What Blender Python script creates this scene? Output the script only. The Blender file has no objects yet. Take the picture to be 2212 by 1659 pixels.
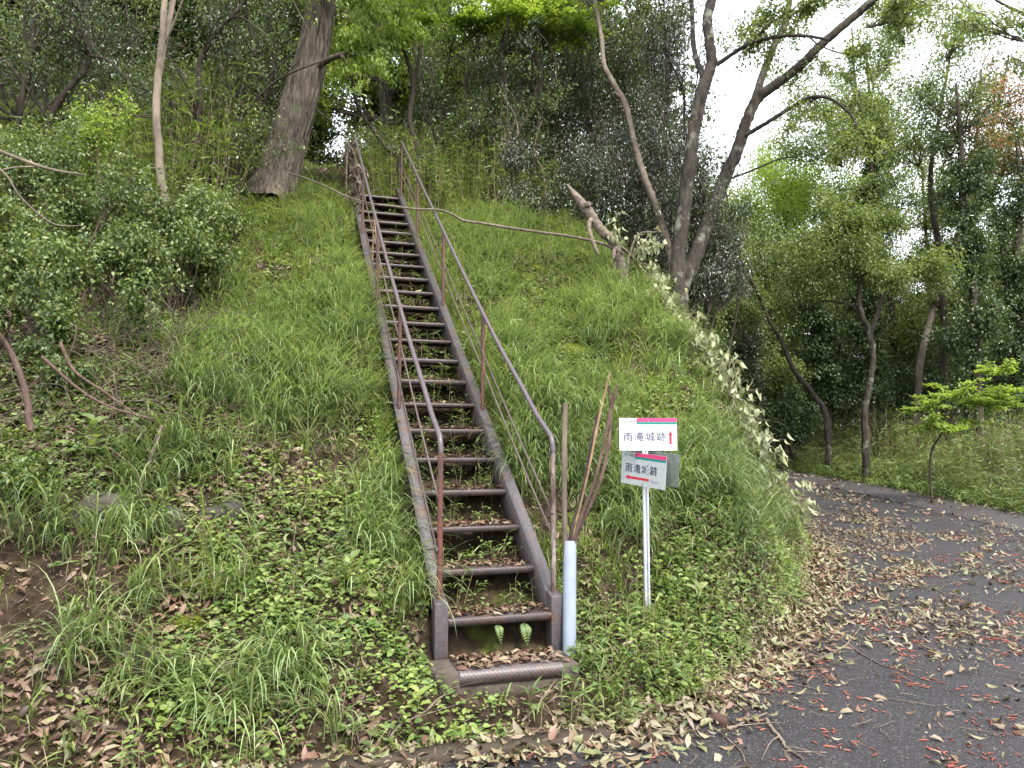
import bpy, math, random
import numpy as np
PI = math.pi
rad = math.radians
SC = bpy.context.scene
COL = SC.collection

# ------------------------------------------------------------------ camera
PITCH = rad(5.0)
EYE = 1.5
FD = 1591.0            # focal length for a picture 2212 wide
cam = bpy.data.cameras.new('camera')
cam.lens = 36 * 2900 / 4032
cam.sensor_width = 36
cam.clip_start = 0.05
cam.clip_end = 2000
camo = bpy.data.objects.new('camera', cam)
COL.objects.link(camo)
camo.location = (0, 0, EYE)
camo.rotation_euler = (rad(90) + PITCH, 0, 0)
SC.camera = camo

# ------------------------------------------------------------------ world and sun (bright overcast)
SUN_EL, SUN_AZ = rad(56), rad(150)      # azimuth from +Y towards +X
w = bpy.data.worlds.new('World')
SC.world = w
w.use_nodes = True
nt = w.node_tree
nt.nodes.clear()
sky = nt.nodes.new('ShaderNodeTexSky')
sky.sky_type = 'NISHITA'
sky.sun_disc = False
sky.sun_elevation = SUN_EL
sky.sun_rotation = SUN_AZ
sky.air_density = 1.0
sky.dust_density = 5.0
sky.ozone_density = 1.0
mixc = nt.nodes.new('ShaderNodeMix')
mixc.data_type = 'RGBA'
mixc.inputs[0].default_value = 0.75
mixc.inputs[7].default_value = (9.5, 10.0, 10.6, 1)   # even white cloud cover over the blue
bg = nt.nodes.new('ShaderNodeBackground')
bg.inputs[1].default_value = 0.13
wo = nt.nodes.new('ShaderNodeOutputWorld')
nt.links.new(sky.outputs[0], mixc.inputs[6])
nt.links.new(mixc.outputs[2], bg.inputs[0])
nt.links.new(bg.outputs[0], wo.inputs[0])
sl = bpy.data.lights.new('sun', 'SUN')
sl.energy = 2.3
sl.angle = rad(12)
sl.color = (1.0, 0.96, 0.9)
slo = bpy.data.objects.new('sun', sl)
COL.objects.link(slo)
slo.rotation_euler = (rad(90) - SUN_EL, 0, -SUN_AZ + PI)
slo.rotation_euler = (-(rad(90) - SUN_EL), 0, -SUN_AZ)

SC.view_settings.view_transform = 'Standard'
SC.view_settings.look = 'None'
SC.view_settings.gamma = 1
SC.view_settings.exposure = 1.55
SC.cycles.max_bounces = 7
SC.cycles.diffuse_bounces = 4
SC.cycles.glossy_bounces = 2
SC.cycles.transmission_bounces = 4
SC.cycles.transparent_max_bounces = 6
SC.cycles.use_denoising = True
SC.render.film_transparent = False

# ------------------------------------------------------------------ projection helpers (2212 x 1659 picture units)
CP, SP = math.cos(PITCH), math.sin(PITCH)


def at(u, v, y):
    a = (u - 1106) / FD
    b = (829.5 - v) / FD
    dy = CP - b * SP
    dz = SP + b * CP
    t = y / dy
    return np.array([a * t, y, EYE + dz * t])


def pix(P):
    P = np.asarray(P, float)
    x = P[..., 0]
    y = P[..., 1]
    z = P[..., 2] - EYE
    d = y * CP + z * SP
    up = z * CP - y * SP
    d = np.where(np.abs(d) < 1e-3, 1e-3, d)
    return 1106 + FD * x / d, 829.5 - FD * up / d, d


# ------------------------------------------------------------------ numpy noise and terrain
_r = np.random.default_rng(5)


def make_noise(seed, lo, hi, n=28):
    r = np.random.default_rng(seed)
    k = 2 * PI / np.exp(r.uniform(math.log(lo), math.log(hi), n))
    a = r.uniform(0, 2 * PI, n)
    ph = r.uniform(0, 2 * PI, n)
    am = 1 / np.sqrt(k)
    am /= np.sqrt((am ** 2).sum() / 2)
    kx, ky = k * np.cos(a), k * np.sin(a)

    def f(x, y):
        x = np.asarray(x, float)
        y = np.asarray(y, float)
        o = np.zeros(np.broadcast(x, y).shape)
        for i in range(n):
            o += am[i] * np.sin(kx[i] * x + ky[i] * y + ph[i])
        return o
    return f


nz_big = make_noise(1, 1.2, 5)
nz_mid = make_noise(2, 0.3, 1.2)
nz_small = make_noise(3, 0.08, 0.3)
nz_a = make_noise(11, 0.5, 2.5)
nz_b = make_noise(12, 0.4, 2.0)
nz_c = make_noise(13, 0.6, 3.0)

YAW = rad(17.1)
BX, BY = -math.sin(YAW), math.cos(YAW)      # up the stairs
AX, AY = math.cos(YAW), math.sin(YAW)       # to the right across the stairs
S0 = np.array([-0.066, 4.56])
RISE, RUN, Z0 = 0.234, 0.327, 0.49
NT = 22


def sl_coords(x, y):
    dx, dy = x - S0[0], y - S0[1]
    return dx * BX + dy * BY, dx * AX + dy * AY


def SLZ(s, l, z):
    return np.array([S0[0] + BX * s + AX * l, S0[1] + BY * s + AY * l, z])


FOOT = np.array([(-30, -5.2), (-8, 1.45), (-3, 2.98), (-0.5, 3.72), (0.6, 4.06), (1.1, 4.55), (1.96, 5.6), (2.7, 6.9), (3.3, 8.3), (3.95, 10.3),
                 (4.3, 13), (4.3, 16), (3.4, 19), (1.2, 22), (-3, 25), (-12, 30), (-40, 42)], float)


def foot_dist(x, y):
    x = np.asarray(x, float)
    y = np.asarray(y, float)
    best = np.full(x.shape, 1e9)
    sign = np.ones(x.shape)
    for (x0, y0), (x1, y1) in zip(FOOT[:-1], FOOT[1:]):
        ex, ey = x1 - x0, y1 - y0
        L2 = ex * ex + ey * ey
        t = np.clip(((x - x0) * ex + (y - y0) * ey) / L2, 0, 1)
        dx, dy = x - x0 - t * ex, y - y0 - t * ey
        d = dx * dx + dy * dy
        c = ex * (y - y0) - ey * (x - x0)
        m = d < best
        best = np.where(m, d, best)
        sign = np.where(m, np.sign(c), sign)
    return np.sqrt(best) * sign


def softplus(x, k=3.0):
    return np.logaddexp(0, np.clip(x * k, -60, 60)) / k


def zroad(y):
    y = np.asarray(y, float)
    return 0.075 * softplus(y - 5, 1.5) - 0.045 * softplus(y - 21, 1.0) - 0.02 * softplus(y - 60, .5)


def smin(a, b, k):
    h = np.clip(k - np.abs(a - b), 0, None) / k
    return np.minimum(a, b) - h * h * k * 0.25


def ground(x, y):
    x = np.asarray(x, float)
    y = np.asarray(y, float)
    base = zroad(y)
    s, l = sl_coords(x, y)
    d = foot_dist(x, y)
    zf = 0.716 * (s + 0.63) - 0.27 * softplus(s - 6.7, 3) - 0.25 * softplus(s - 16, 1) - 0.196 * softplus(s - 34, .5)
    # left side of the bank is steeper in the lower metre
    left = 1 / (1 + np.exp(-(-l - 0.9) * 4))
    zf = zf + left * 0.22 * np.exp(-((s - 1.6) / 0.9) ** 2)
    zr = base + 2.0 * d - 0.95 * softplus(d - 1.5, 4)
    m = smin(zf, zr, 0.5) - base
    ins = np.clip(m * 2.2, 0, 1)
    nz = 0.085 * nz_big(x, y) + 0.045 * nz_mid(x, y) + 0.014 * nz_small(x, y)
    hm = np.clip(m, 0, None) + ins * nz
    # beyond the right road edge: forest floor a little uneven
    far = np.clip((x - road_right(y)) / 1.5, 0, 1)
    z = base + np.clip(hm, 0, None) + far * (0.05 * nz_big(x, y) + 0.05)
    # trench under the stairs
    corr = 1 / (1 + np.exp(-(0.41 - np.abs(l)) * 40)) * np.clip((s + 0.25) * 8, 0, 1) * np.clip((7.3 - s) * 3, 0, 1)
    zt = Z0 + 0.716 * s - 0.26 + 0.02 * nz_mid(x, y) + 0.015 * nz_small(x, y)
    z = z * (1 - corr) + np.minimum(z, zt) * corr
    # hollow round the base step
    pit = 1 / (1 + np.exp(-(0.62 - np.abs(l)) * 18)) * np.clip((s + 0.62) * 8, 0, 1) * np.clip((0.15 - s) * 8, 0, 1)
    zp = 0.17 + 0.22 * np.clip(s + .30, -.3, .6) + 0.015 * nz_mid(x, y)
    z = z * (1 - pit) + np.minimum(z, zp) * pit
    # beside the stringers keep the soil under the rails
    side = np.exp(-((np.abs(l) - 0.42) / 0.16) ** 2) * np.clip((s + 0.3) * 4, 0, 1) * np.clip((7.3 - s) * 3, 0, 1) * (np.abs(l) > .38)
    zs = Z0 + 0.716 * s - 0.10
    z = z * (1 - side) + np.minimum(z, zs) * side
    return z


RR = np.array([(6.5, -60), (8.0, 0), (8.0, 8), (7.85, 11), (7.5, 14), (6.95, 16.5), (6.4, 19), (4.6, 23), (0, 28), (-12, 34), (-40, 46)], float)


def road_right(y):
    return np.interp(y, RR[:, 1], RR[:, 0])


def gz(x, y):
    return float(ground(np.array([x]), np.array([y]))[0])


# ------------------------------------------------------------------ mesh building
class MB:
    def __init__(self):
        self.V = []
        self.n = 0
        self.tri = []
        self.quad = []
        self.tm = []
        self.qm = []

    def add(self, V, F, mi=0):
        V = np.asarray(V, float).reshape(-1, 3)
        F = np.asarray(F, int) + self.n
        self.V.append(V)
        self.n += len(V)
        if F.shape[1] == 3:
            self.tri.append(F)
            self.tm.append(np.full(len(F), mi))
        else:
            self.quad.append(F)
            self.qm.append(np.full(len(F), mi))
        return self

    def also(self, F, mi=0):          # faces on the vertices added last
        nv = len(self.V[-1])
        F = np.asarray(F, int) + self.n - nv
        if F.shape[1] == 3:
            self.tri.append(F)
            self.tm.append(np.full(len(F), mi))
        else:
            self.quad.append(F)
            self.qm.append(np.full(len(F), mi))

    def mesh(self, name, mats, smooth=False):
        me = bpy.data.meshes.new(name)
        V = np.concatenate(self.V) if self.V else np.zeros((0, 3))
        me.vertices.add(len(V))
        me.vertices.foreach_set('co', V.astype(np.float32).ravel())
        T = np.concatenate(self.tri) if self.tri else np.zeros((0, 3), int)
        Q = np.concatenate(self.quad) if self.quad else np.zeros((0, 4), int)
        nl = T.size + Q.size
        me.loops.add(nl)
        me.loops.foreach_set('vertex_index', np.concatenate([T.ravel(), Q.ravel()]).astype(np.int32))
        npoly = len(T) + len(Q)
        me.polygons.add(npoly)
        st = np.concatenate([np.arange(len(T)) * 3, T.size + np.arange(len(Q)) * 4])
        me.polygons.foreach_set('loop_start', st.astype(np.int32))
        mi = np.concatenate(self.tm + self.qm) if npoly else np.zeros(0)
        if not isinstance(mats, (list, tuple)):
            mats = [mats]
        for m in mats:
            me.materials.append(m)
        me.polygons.foreach_set('material_index', mi.astype(np.int32))
        me.update(calc_edges=True)
        if smooth:
            me.polygons.foreach_set('use_smooth', np.ones(npoly, bool))
        return me

    def build(self, name, mats, parent=None, smooth=False):
        o = bpy.data.objects.new(name, self.mesh(name, mats, smooth))
        COL.objects.link(o)
        if parent is not None:
            o.parent = parent
            o.matrix_parent_inverse = world_loc(parent).inverted()
        return o


from mathutils import Matrix, Vector


def world_loc(o):
    m = Matrix.Translation(o.location) @ o.rotation_euler.to_matrix().to_4x4()
    if o.parent:
        m = world_loc(o.parent) @ o.matrix_parent_inverse @ m
    return m


def tag(o, label=None, cat=None, group=None, kind=None):
    if label:
        o['label'] = label
    if cat:
        o['category'] = cat
    if group:
        o['group'] = group
    if kind:
        o['kind'] = kind
    return o


def thing(name, label, cat, loc=(0, 0, 0), group=None):
    o = bpy.data.objects.new(name, None)
    o.empty_display_size = 0.1
    COL.objects.link(o)
    o.location = [float(c) for c in loc]
    return tag(o, label, cat, group)


def unit(v):
    return v / np.maximum(np.linalg.norm(v, axis=-1, keepdims=True), 1e-9)


def box(mb, lo, hi, M=None, mi=0):
    x0, y0, z0 = lo
    x1, y1, z1 = hi
    V = np.array([(x0, y0, z0), (x1, y0, z0), (x1, y1, z0), (x0, y1, z0), (x0, y0, z1), (x1, y0, z1), (x1, y1, z1), (x0, y1, z1)], float)
    if M is not None:
        V = M(V)
    mb.add(V, [(0, 3, 2, 1), (4, 5, 6, 7), (0, 1, 5, 4), (1, 2, 6, 5), (2, 3, 7, 6), (3, 0, 4, 7)], mi)


def tubes(mb, P, R, sides=5, mi=0, cap=False, lump=0.0, rng=None):
    """P (n,k,3), R (n,k): n tapered tubes"""
    P = np.asarray(P, float)
    R = np.asarray(R, float)
    if P.ndim == 2:
        P = P[None]
        R = R[None]
    n, k, _ = P.shape
    T = np.empty_like(P)
    T[:, 1:-1] = P[:, 2:] - P[:, :-2]
    T[:, 0] = P[:, 1] - P[:, 0]
    T[:, -1] = P[:, -1] - P[:, -2]
    T = unit(T)
    mean = unit(P[:, -1] - P[:, 0] + 1e-6)
    ref = np.where(np.abs(mean[:, 2:3]) > 0.75, np.array([[1., 0.13, 0.]]), np.array([[0.05, 0.07, 1.]]))
    ref = np.repeat(ref[:, None], k, 1)
    A = unit(np.cross(T, ref))
    B = np.cross(T, A)
    ang = np.arange(sides) * 2 * PI / sides
    rr = np.repeat(R[:, :, None], sides, 2)
    if lump and rng is not None:
        rr = rr * (1 + lump * rng.normal(size=rr.shape))
    V = P[:, :, None] + rr[..., None] * (np.cos(ang)[None, None, :, None] * A[:, :, None] + np.sin(ang)[None, None, :, None] * B[:, :, None])
    i = np.arange(n)[:, None, None] * (k * sides)
    j = np.arange(k - 1)[None, :, None] * sides
    a = np.arange(sides)[None, None, :]
    a2 = (a + 1) % sides
    F = np.stack([i + j + a, i + j + a2, i + j + sides + a2, i + j + sides + a], -1).reshape(-1, 4)
    mb.add(V, F, mi)
    if cap:
        for e, off in ((0, 0), (1, (k - 1) * sides)):
            c = P[:, 0] if e == 0 else P[:, -1]
            rim = V[:, 0] if e == 0 else V[:, -1]
            VV = np.concatenate([rim, c[:, None]], 1)
            ii = np.arange(n)[:, None] * (sides + 1)
            aa = np.arange(sides)[None]
            tri = np.stack([ii + aa, ii + (aa + 1) % sides, ii + sides + 0 * aa], -1)
            if e == 0:
                tri = tri[..., ::-1]
            mb.add(VV, tri.reshape(-1, 3), mi)


def leaves(mb, P, D, N, L, W, fold=0.3, droop=0.15, mi=0, seg=1, wide=0.42):
    """folded leaves; seg=1: two triangles, seg=2: rounder outline, curled"""
    n = len(P)
    if n == 0:
        return
    D = unit(D)
    S = unit(np.cross(D, N))
    N = np.cross(S, D)
    L = np.broadcast_to(np.asarray(L, float), (n,))[:, None]
    W = np.broadcast_to(np.asarray(W, float), (n,))[:, None]
    i = np.arange(n)[:, None]
    if seg == 1:
        m = P + wide * L * D + 0.0 * N
        l = m - 0.5 * W * S + fold * 0.5 * W * N
        r = m + 0.5 * W * S + fold * 0.5 * W * N
        t = P + L * D - droop * L * N
        V = np.stack([P, l, t, r], 1)
        F = np.concatenate([i * 4 + [[0, 2, 1]], i * 4 + [[0, 3, 2]]])
        mb.add(V, F, mi)
    else:
        c1 = P + 0.30 * L * D + 0.02 * L * N
        c2 = P + 0.66 * L * D - 0.25 * droop * L * N
        t = P + L * D - droop * L * N
        u = fold * 0.5 * W * N
        V = np.stack([P, c1 - .46 * W * S + u, c1, c1 + .46 * W * S + u, c2 - .38 * W * S + u * .8, c2, c2 + .38 * W * S + u * .8, t], 1)
        mb.add(V, np.concatenate([i * 8 + [[0, 2, 1]], i * 8 + [[0, 3, 2]], i * 8 + [[4, 5, 7]], i * 8 + [[5, 6, 7]]]), mi)
        mb.also(np.concatenate([i * 8 + [[1, 2, 5, 4]], i * 8 + [[2, 3, 6, 5]]]), mi)


def blades(mb, P, az, lean, curl, L, W, seg=4, mi=0, up=None):
    """grass blades: start leaning `lean` from vertical towards azimuth az and bend by `curl` along the length"""
    n = len(P)
    if n == 0:
        return
    H = np.stack([np.cos(az), np.sin(az), np.zeros(n)], 1)
    Sd = np.stack([-np.sin(az), np.cos(az), np.zeros(n)], 1)
    Z = np.array([[0, 0, 1.]])
    pts = [P]
    cur = P
    for j in range(seg):
        t = (j + 0.5) / seg
        th = lean + curl * t ** 1.3
        cur = cur + (L / seg)[:, None] * (np.sin(th)[:, None] * H + np.cos(th)[:, None] * Z)
        pts.append(cur)
    wprof = [0.7, 1.0, 0.95, 0.7, 0.4, 0.3]
    rows = []
    for j in range(seg):
        wj = np.interp(j / seg, [0, .3, .6, 1], [0.6, 1, .85, 0.0]) * W * 0.5
        rows.append(pts[j] - wj[:, None] * Sd)
        rows.append(pts[j] + wj[:, None] * Sd)
    rows.append(pts[-1])
    V = np.stack(rows, 1)
    nv = 2 * seg + 1
    i = np.arange(n)[:, None] * nv
    T = i + [[2 * seg - 2, 2 * seg - 1, 2 * seg]]
    mb.add(V, T, mi)
    Q = [i + [[2 * j, 2 * j + 1, 2 * j + 3, 2 * j + 2]] for j in range(seg - 1)]
    if Q:
        mb.also(np.concatenate(Q), mi)


def spline(P, n):
    """Catmull-Rom through points (any dimension)"""
    P = np.asarray(P, float)
    if len(P) == 2:
        t = np.linspace(0, 1, n)[:, None]
        return P[0] * (1 - t) + P[1] * t
    Q = np.concatenate([[2 * P[0] - P[1]], P, [2 * P[-1] - P[-2]]])
    m = len(P) - 1
    tt = np.linspace(0, m, n)
    i = np.minimum(tt.astype(int), m - 1)
    t = (tt - i)[:, None]
    p0, p1, p2, p3 = Q[i], Q[i + 1], Q[i + 2], Q[i + 3]
    return 0.5 * (2 * p1 + (p2 - p0) * t + (2 * p0 - 5 * p1 + 4 * p2 - p3) * t ** 2 + (-p0 + 3 * p1 - 3 * p2 + p3) * t ** 3)


# ------------------------------------------------------------------ materials
def newmat(name):
    m = bpy.data.materials.new(name)
    m.use_nodes = True
    nt = m.node_tree
    nt.nodes.clear()
    out = nt.nodes.new('ShaderNodeOutputMaterial')
    return m, nt, out


def N(nt, typ, **kw):
    n = nt.nodes.new(typ)
    for k, v in kw.items():
        if isinstance(k, str) and hasattr(n, k):
            setattr(n, k, v)
    return n


def ramp(nt, stops, fac=None, interp='LINEAR'):
    r = nt.nodes.new('ShaderNodeValToRGB')
    r.color_ramp.interpolation = interp
    while len(r.color_ramp.elements) < len(stops):
        r.color_ramp.elements.new(0.5)
    for e, (p, c) in zip(r.color_ramp.elements, stops):
        e.position = p
        e.color = (c[0], c[1], c[2], 1)
    if fac is not None:
        nt.links.new(fac, r.inputs[0])
    return r


def noise(nt, scale, detail=4, rough=0.6, vec=None, dim='3D'):
    n = nt.nodes.new('ShaderNodeTexNoise')
    n.inputs['Scale'].default_value = scale
    n.inputs['Detail'].default_value = detail
    n.inputs['Roughness'].default_value = rough
    if vec is not None:
        nt.links.new(vec, n.inputs['Vector'])
    return n


def mix(nt, a, b, fac, mode='MIX'):
    m = nt.nodes.new('ShaderNodeMix')
    m.data_type = 'RGBA'
    m.blend_type = mode
    for sock, v in ((6, a), (7, b)):
        if hasattr(v, 'links') or hasattr(v, 'is_linked'):
            nt.links.new(v, m.inputs[sock])
        else:
            m.inputs[sock].default_value = (v[0], v[1], v[2], 1)
    if hasattr(fac, 'is_linked'):
        nt.links.new(fac, m.inputs[0])
    else:
        m.inputs[0].default_value = fac
    return m.outputs[2]


TR, TG, TB = 1.55, 1.25, 1.95


def leafmat(name, stops, trans=0.35, rough=0.45, spec=0.4, tcol=(1.25, 1.25, 0.6), gr=True):
    """leaf tints by leaf (random per island), light passing through the blade"""
    m, nt, out = newmat(name)
    g = nt.nodes.new('ShaderNodeNewGeometry')
    stops = [(c[0] * TR, c[1] * TG, c[2] * TB) for c in stops] if gr else stops
    k = len(stops)
    r = ramp(nt, [(i / (k - 1) if k > 1 else 0, c) for i, c in enumerate(stops)], g.outputs['Random Per Island'])
    tc = nt.nodes.new('ShaderNodeTexCoord')
    nn = noise(nt, 0.9, 2, 0.5, tc.outputs['Object'])
    rr = ramp(nt, [(0.3, (0.78, 0.80, 0.8)), (0.7, (1.2, 1.17, 1.1))], nn.outputs[0])
    c = mix(nt, r.outputs[0], rr.outputs[0], 1.0, 'MULTIPLY')
    p = nt.nodes.new('ShaderNodeBsdfPrincipled')
    nt.links.new(c, p.inputs['Base Color'])
    p.inputs['Roughness'].default_value = rough
    p.inputs['Specular IOR Level'].default_value = spec
    t = nt.nodes.new('ShaderNodeBsdfTranslucent')
    tcn = mix(nt, c, tcol, 1.0, 'MULTIPLY')
    nt.links.new(tcn, t.inputs[0])
    ms = nt.nodes.new('ShaderNodeMixShader')
    ms.inputs[0].default_value = trans
    nt.links.new(p.outputs[0], ms.inputs[1])
    nt.links.new(t.outputs[0], ms.inputs[2])
    nt.links.new(ms.outputs[0], out.inputs[0])
    return m


def barkmat(name, dark, light, sx=14, sz=3, bump=0.6, moss=None, mossamt=0.5, dist=0.02):
    m, nt, out = newmat(name)
    tc = nt.nodes.new('ShaderNodeTexCoord')
    mp = nt.nodes.new('ShaderNodeMapping')
    mp.inputs['Scale'].default_value = (sx, sx, sz)
    nt.links.new(tc.outputs['Object'], mp.inputs[0])
    n1 = noise(nt, 1.0, 6, 0.7, mp.outputs[0])
    r = ramp(nt, [(0.32, dark), (0.5, [(a + b) / 2 for a, b in zip(dark, light)]), (0.7, light)], n1.outputs[0])
    col = r.outputs[0]
    n2 = noise(nt, 1.7, 3, 0.6, tc.outputs['Object'])
    r2 = ramp(nt, [(0.35, (0.75, 0.75, 0.75)), (0.65, (1.25, 1.22, 1.18))], n2.outputs[0])
    col = mix(nt, col, r2.outputs[0], 1, 'MULTIPLY')
    if moss:
        n3 = noise(nt, 3.5, 4, 0.65, tc.outputs['Object'])
        r3 = ramp(nt, [(0.62 - mossamt * .25, (0, 0, 0)), (0.72 - mossamt * .2, (1, 1, 1))], n3.outputs[0])
        col = mix(nt, col, moss, r3.outputs[0])
    p = nt.nodes.new('ShaderNodeBsdfPrincipled')
    nt.links.new(col, p.inputs['Base Color'])
    p.inputs['Roughness'].default_value = 0.9
    p.inputs['Specular IOR Level'].default_value = 0.15
    b = nt.nodes.new('ShaderNodeBump')
    b.inputs['Strength'].default_value = bump
    b.inputs['Distance'].default_value = dist
    nt.links.new(n1.outputs[0], b.inputs['Height'])
    nt.links.new(b.outputs[0], p.inputs['Normal'])
    nt.links.new(p.outputs[0], out.inputs[0])
    return m


def plainmat(name, c, rough=0.6, metal=0, spec=0.4, dirt=None, dscale=6, drange=(0.45, 0.65), bump=0.0, bscale=40):
    m, nt, out = newmat(name)
    tc = nt.nodes.new('ShaderNodeTexCoord')
    p = nt.nodes.new('ShaderNodeBsdfPrincipled')
    p.inputs['Base Color'].default_value = (*c, 1)
    if dirt:
        n = noise(nt, dscale, 6, 0.65, tc.outputs['Object'])
        r = ramp(nt, [(drange[0], (0, 0, 0)), (drange[1], (1, 1, 1))], n.outputs[0])
        nt.links.new(mix(nt, c, dirt, r.outputs[0]), p.inputs['Base Color'])
    p.inputs['Roughness'].default_value = rough
    p.inputs['Metallic'].default_value = metal
    p.inputs['Specular IOR Level'].default_value = spec
    if bump:
        n = noise(nt, bscale, 4, 0.6, tc.outputs['Object'])
        b = nt.nodes.new('ShaderNodeBump')
        b.inputs['Strength'].default_value = bump
        b.inputs['Distance'].default_value = 0.01
        nt.links.new(n.outputs[0], b.inputs['Height'])
        nt.links.new(b.outputs[0], p.inputs['Normal'])
    nt.links.new(p.outputs[0], out.inputs[0])
    return m


def soilmat():
    m, nt, out = newmat('soil')
    tc = nt.nodes.new('ShaderNodeTexCoord')
    n1 = noise(nt, 9, 8, 0.7, tc.outputs['Object'])
    r = ramp(nt, [(0.3, (0.010, 0.007, 0.004)), (0.5, (0.032, 0.022, 0.014)), (0.72, (0.075, 0.055, 0.038))], n1.outputs[0])
    n2 = noise(nt, 1.3, 5, 0.6, tc.outputs['Object'])
    r2 = ramp(nt, [(0.60, (0, 0, 0)), (0.72, (1, 1, 1))], n2.outputs[0])
    n3 = noise(nt, 40, 4, 0.7, tc.outputs['Object'])
    r3 = ramp(nt, [(0.3, (0.03, 0.05, 0.006)), (0.7, (0.11, 0.14, 0.02))], n3.outputs[0])
    c = mix(nt, r.outputs[0], r3.outputs[0], r2.outputs[0])
    p = nt.nodes.new('ShaderNodeBsdfPrincipled')
    nt.links.new(c, p.inputs['Base Color'])
    p.inputs['Roughness'].default_value = 0.95
    p.inputs['Specular IOR Level'].default_value = 0.1
    b = nt.nodes.new('ShaderNodeBump')
    b.inputs['Strength'].default_value = 0.8
    b.inputs['Distance'].default_value = 0.04
    nt.links.new(n1.outputs[0], b.inputs['Height'])
    nt.links.new(b.outputs[0], p.inputs['Normal'])
    nt.links.new(p.outputs[0], out.inputs[0])
    return m


def asphaltmat(name, dark, light, gravel):
    m, nt, out = newmat(name)
    tc = nt.nodes.new('ShaderNodeTexCoord')
    n1 = noise(nt, 1.2, 5, 0.65, tc.outputs['Object'])
    r = ramp(nt, [(0.3, dark), (0.7, light)], n1.outputs[0])
    v = nt.nodes.new('ShaderNodeTexVoronoi')
    v.inputs['Scale'].default_value = 110
    nt.links.new(tc.outputs['Object'], v.inputs['Vector'])
    sep = nt.nodes.new('ShaderNodeSeparateColor')
    nt.links.new(v.outputs['Color'], sep.inputs[0])
    r2 = ramp(nt, [(0.80, (0, 0, 0)), (0.86, (1, 1, 1))], sep.outputs[0])
    c = mix(nt, r.outputs[0], gravel, r2.outputs[0])
    p = nt.nodes.new('ShaderNodeBsdfPrincipled')
    nt.links.new(c, p.inputs['Base Color'])
    rr = ramp(nt, [(0.35, (0.55,) * 3), (0.65, (0.85,) * 3)], n1.outputs[0])
    nt.links.new(rr.outputs[0], p.inputs['Roughness'])
    p.inputs['Specular IOR Level'].default_value = 0.35
    b = nt.nodes.new('ShaderNodeBump')
    b.inputs['Strength'].default_value = 0.5
    b.inputs['Distance'].default_value = 0.006
    nt.links.new(v.outputs['Distance'], b.inputs['Height'])
    nt.links.new(b.outputs[0], p.inputs['Normal'])
    nt.links.new(p.outputs[0], out.inputs[0])
    return m


def steelmat(name, paint, rust, amount=0.5, rough=0.45, plate=False, streak=1.0):
    m, nt, out = newmat(name)
    tc = nt.nodes.new('ShaderNodeTexCoord')
    mp = nt.nodes.new('ShaderNodeMapping')
    mp.inputs['Scale'].default_value = (1, 1, streak)
    nt.links.new(tc.outputs['Object'], mp.inputs[0])
    n1 = noise(nt, 7, 8, 0.7, mp.outputs[0])
    r = ramp(nt, [(0.66 - amount * .4, (0, 0, 0)), (0.74 - amount * .3, (1, 1, 1))], n1.outputs[0])
    n2 = noise(nt, 45, 5, 0.7, tc.outputs['Object'])
    r2 = ramp(nt, [(0.3, [c * 0.6 for c in paint]), (0.7, [min(1, c * 1.35) for c in paint])], n2.outputs[0])
    r3 = ramp(nt, [(0.3, [c * 0.45 for c in rust]), (0.7, [min(1, c * 1.4) for c in rust])], n2.outputs[0])
    c = mix(nt, r2.outputs[0], r3.outputs[0], r.outputs[0])
    p = nt.nodes.new('ShaderNodeBsdfPrincipled')
    nt.links.new(c, p.inputs['Base Color'])
    p.inputs['Roughness'].default_value = rough
    p.inputs['Specular IOR Level'].default_value = 0.5
    b = nt.nodes.new('ShaderNodeBump')
    b.inputs['Strength'].default_value = 0.35
    b.inputs['Distance'].default_value = 0.003
    h = n2.outputs[0]
    if plate:
        # raised chequer bars: two crossed sets of short diagonal ribs
        mp2 = nt.nodes.new('ShaderNodeMapping')
        mp2.inputs['Rotation'].default_value = (0, 0, -YAW)
        nt.links.new(tc.outputs['Object'], mp2.inputs[0])
        wv = nt.nodes.new('ShaderNodeTexWave')
        wv.inputs['Scale'].default_value = 26
        wv.bands_direction = 'DIAGONAL'
        nt.links.new(mp2.outputs[0], wv.inputs['Vector'])
        rw = ramp(nt, [(0.78, (0, 0, 0)), (0.88, (1, 1, 1))], wv.outputs[0])
        h = rw.outputs[0]
        b.inputs['Strength'].default_value = 1.0
        b.inputs['Distance'].default_value = 0.004
    nt.links.new(h, b.inputs['Height'])
    nt.links.new(b.outputs[0], p.inputs['Normal'])
    nt.links.new(p.outputs[0], out.inputs[0])
    return m


M = {}
M['soil'] = soilmat()
M['asphalt'] = asphaltmat('asphalt', (0.011, 0.0094, 0.0105), (0.023, 0.0195, 0.021), (0.045, 0.043, 0.045))
M['old_asphalt'] = asphaltmat('old_asphalt', (0.026, 0.0225, 0.024), (0.042, 0.036, 0.038), (0.07, 0.065, 0.064))
M['concrete'] = plainmat('concrete', (0.085, 0.068, 0.055), 0.9, spec=.2, dirt=(0.03, 0.023, 0.018), dscale=9, bump=.6, bscale=30)
M['kerb'] = plainmat('kerb', (0.05, 0.039, 0.03), 0.95, spec=.1, dirt=(0.045, 0.035, 0.025), dscale=9, bump=.6, bscale=30)
M['rock'] = plainmat('rock', (0.055, 0.047, 0.042), 0.9, spec=.2, dirt=(0.05, 0.065, 0.015), dscale=5, drange=(.5, .62), bump=1, bscale=14)
M['clod'] = plainmat('clod', (0.06, 0.036, 0.03), 0.95, spec=.1, dirt=(0.035, 0.022, 0.018), dscale=20, bump=1, bscale=30)
M['moss'] = plainmat('moss', (0.09, 0.10, 0.012), 1, spec=.05, dirt=(0.04, 0.055, 0.008), dscale=35, bump=1, bscale=90)
M['steel'] = steelmat('steel', (0.060, 0.050, 0.054), (0.085, 0.045, 0.03), .36, .55)
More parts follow.
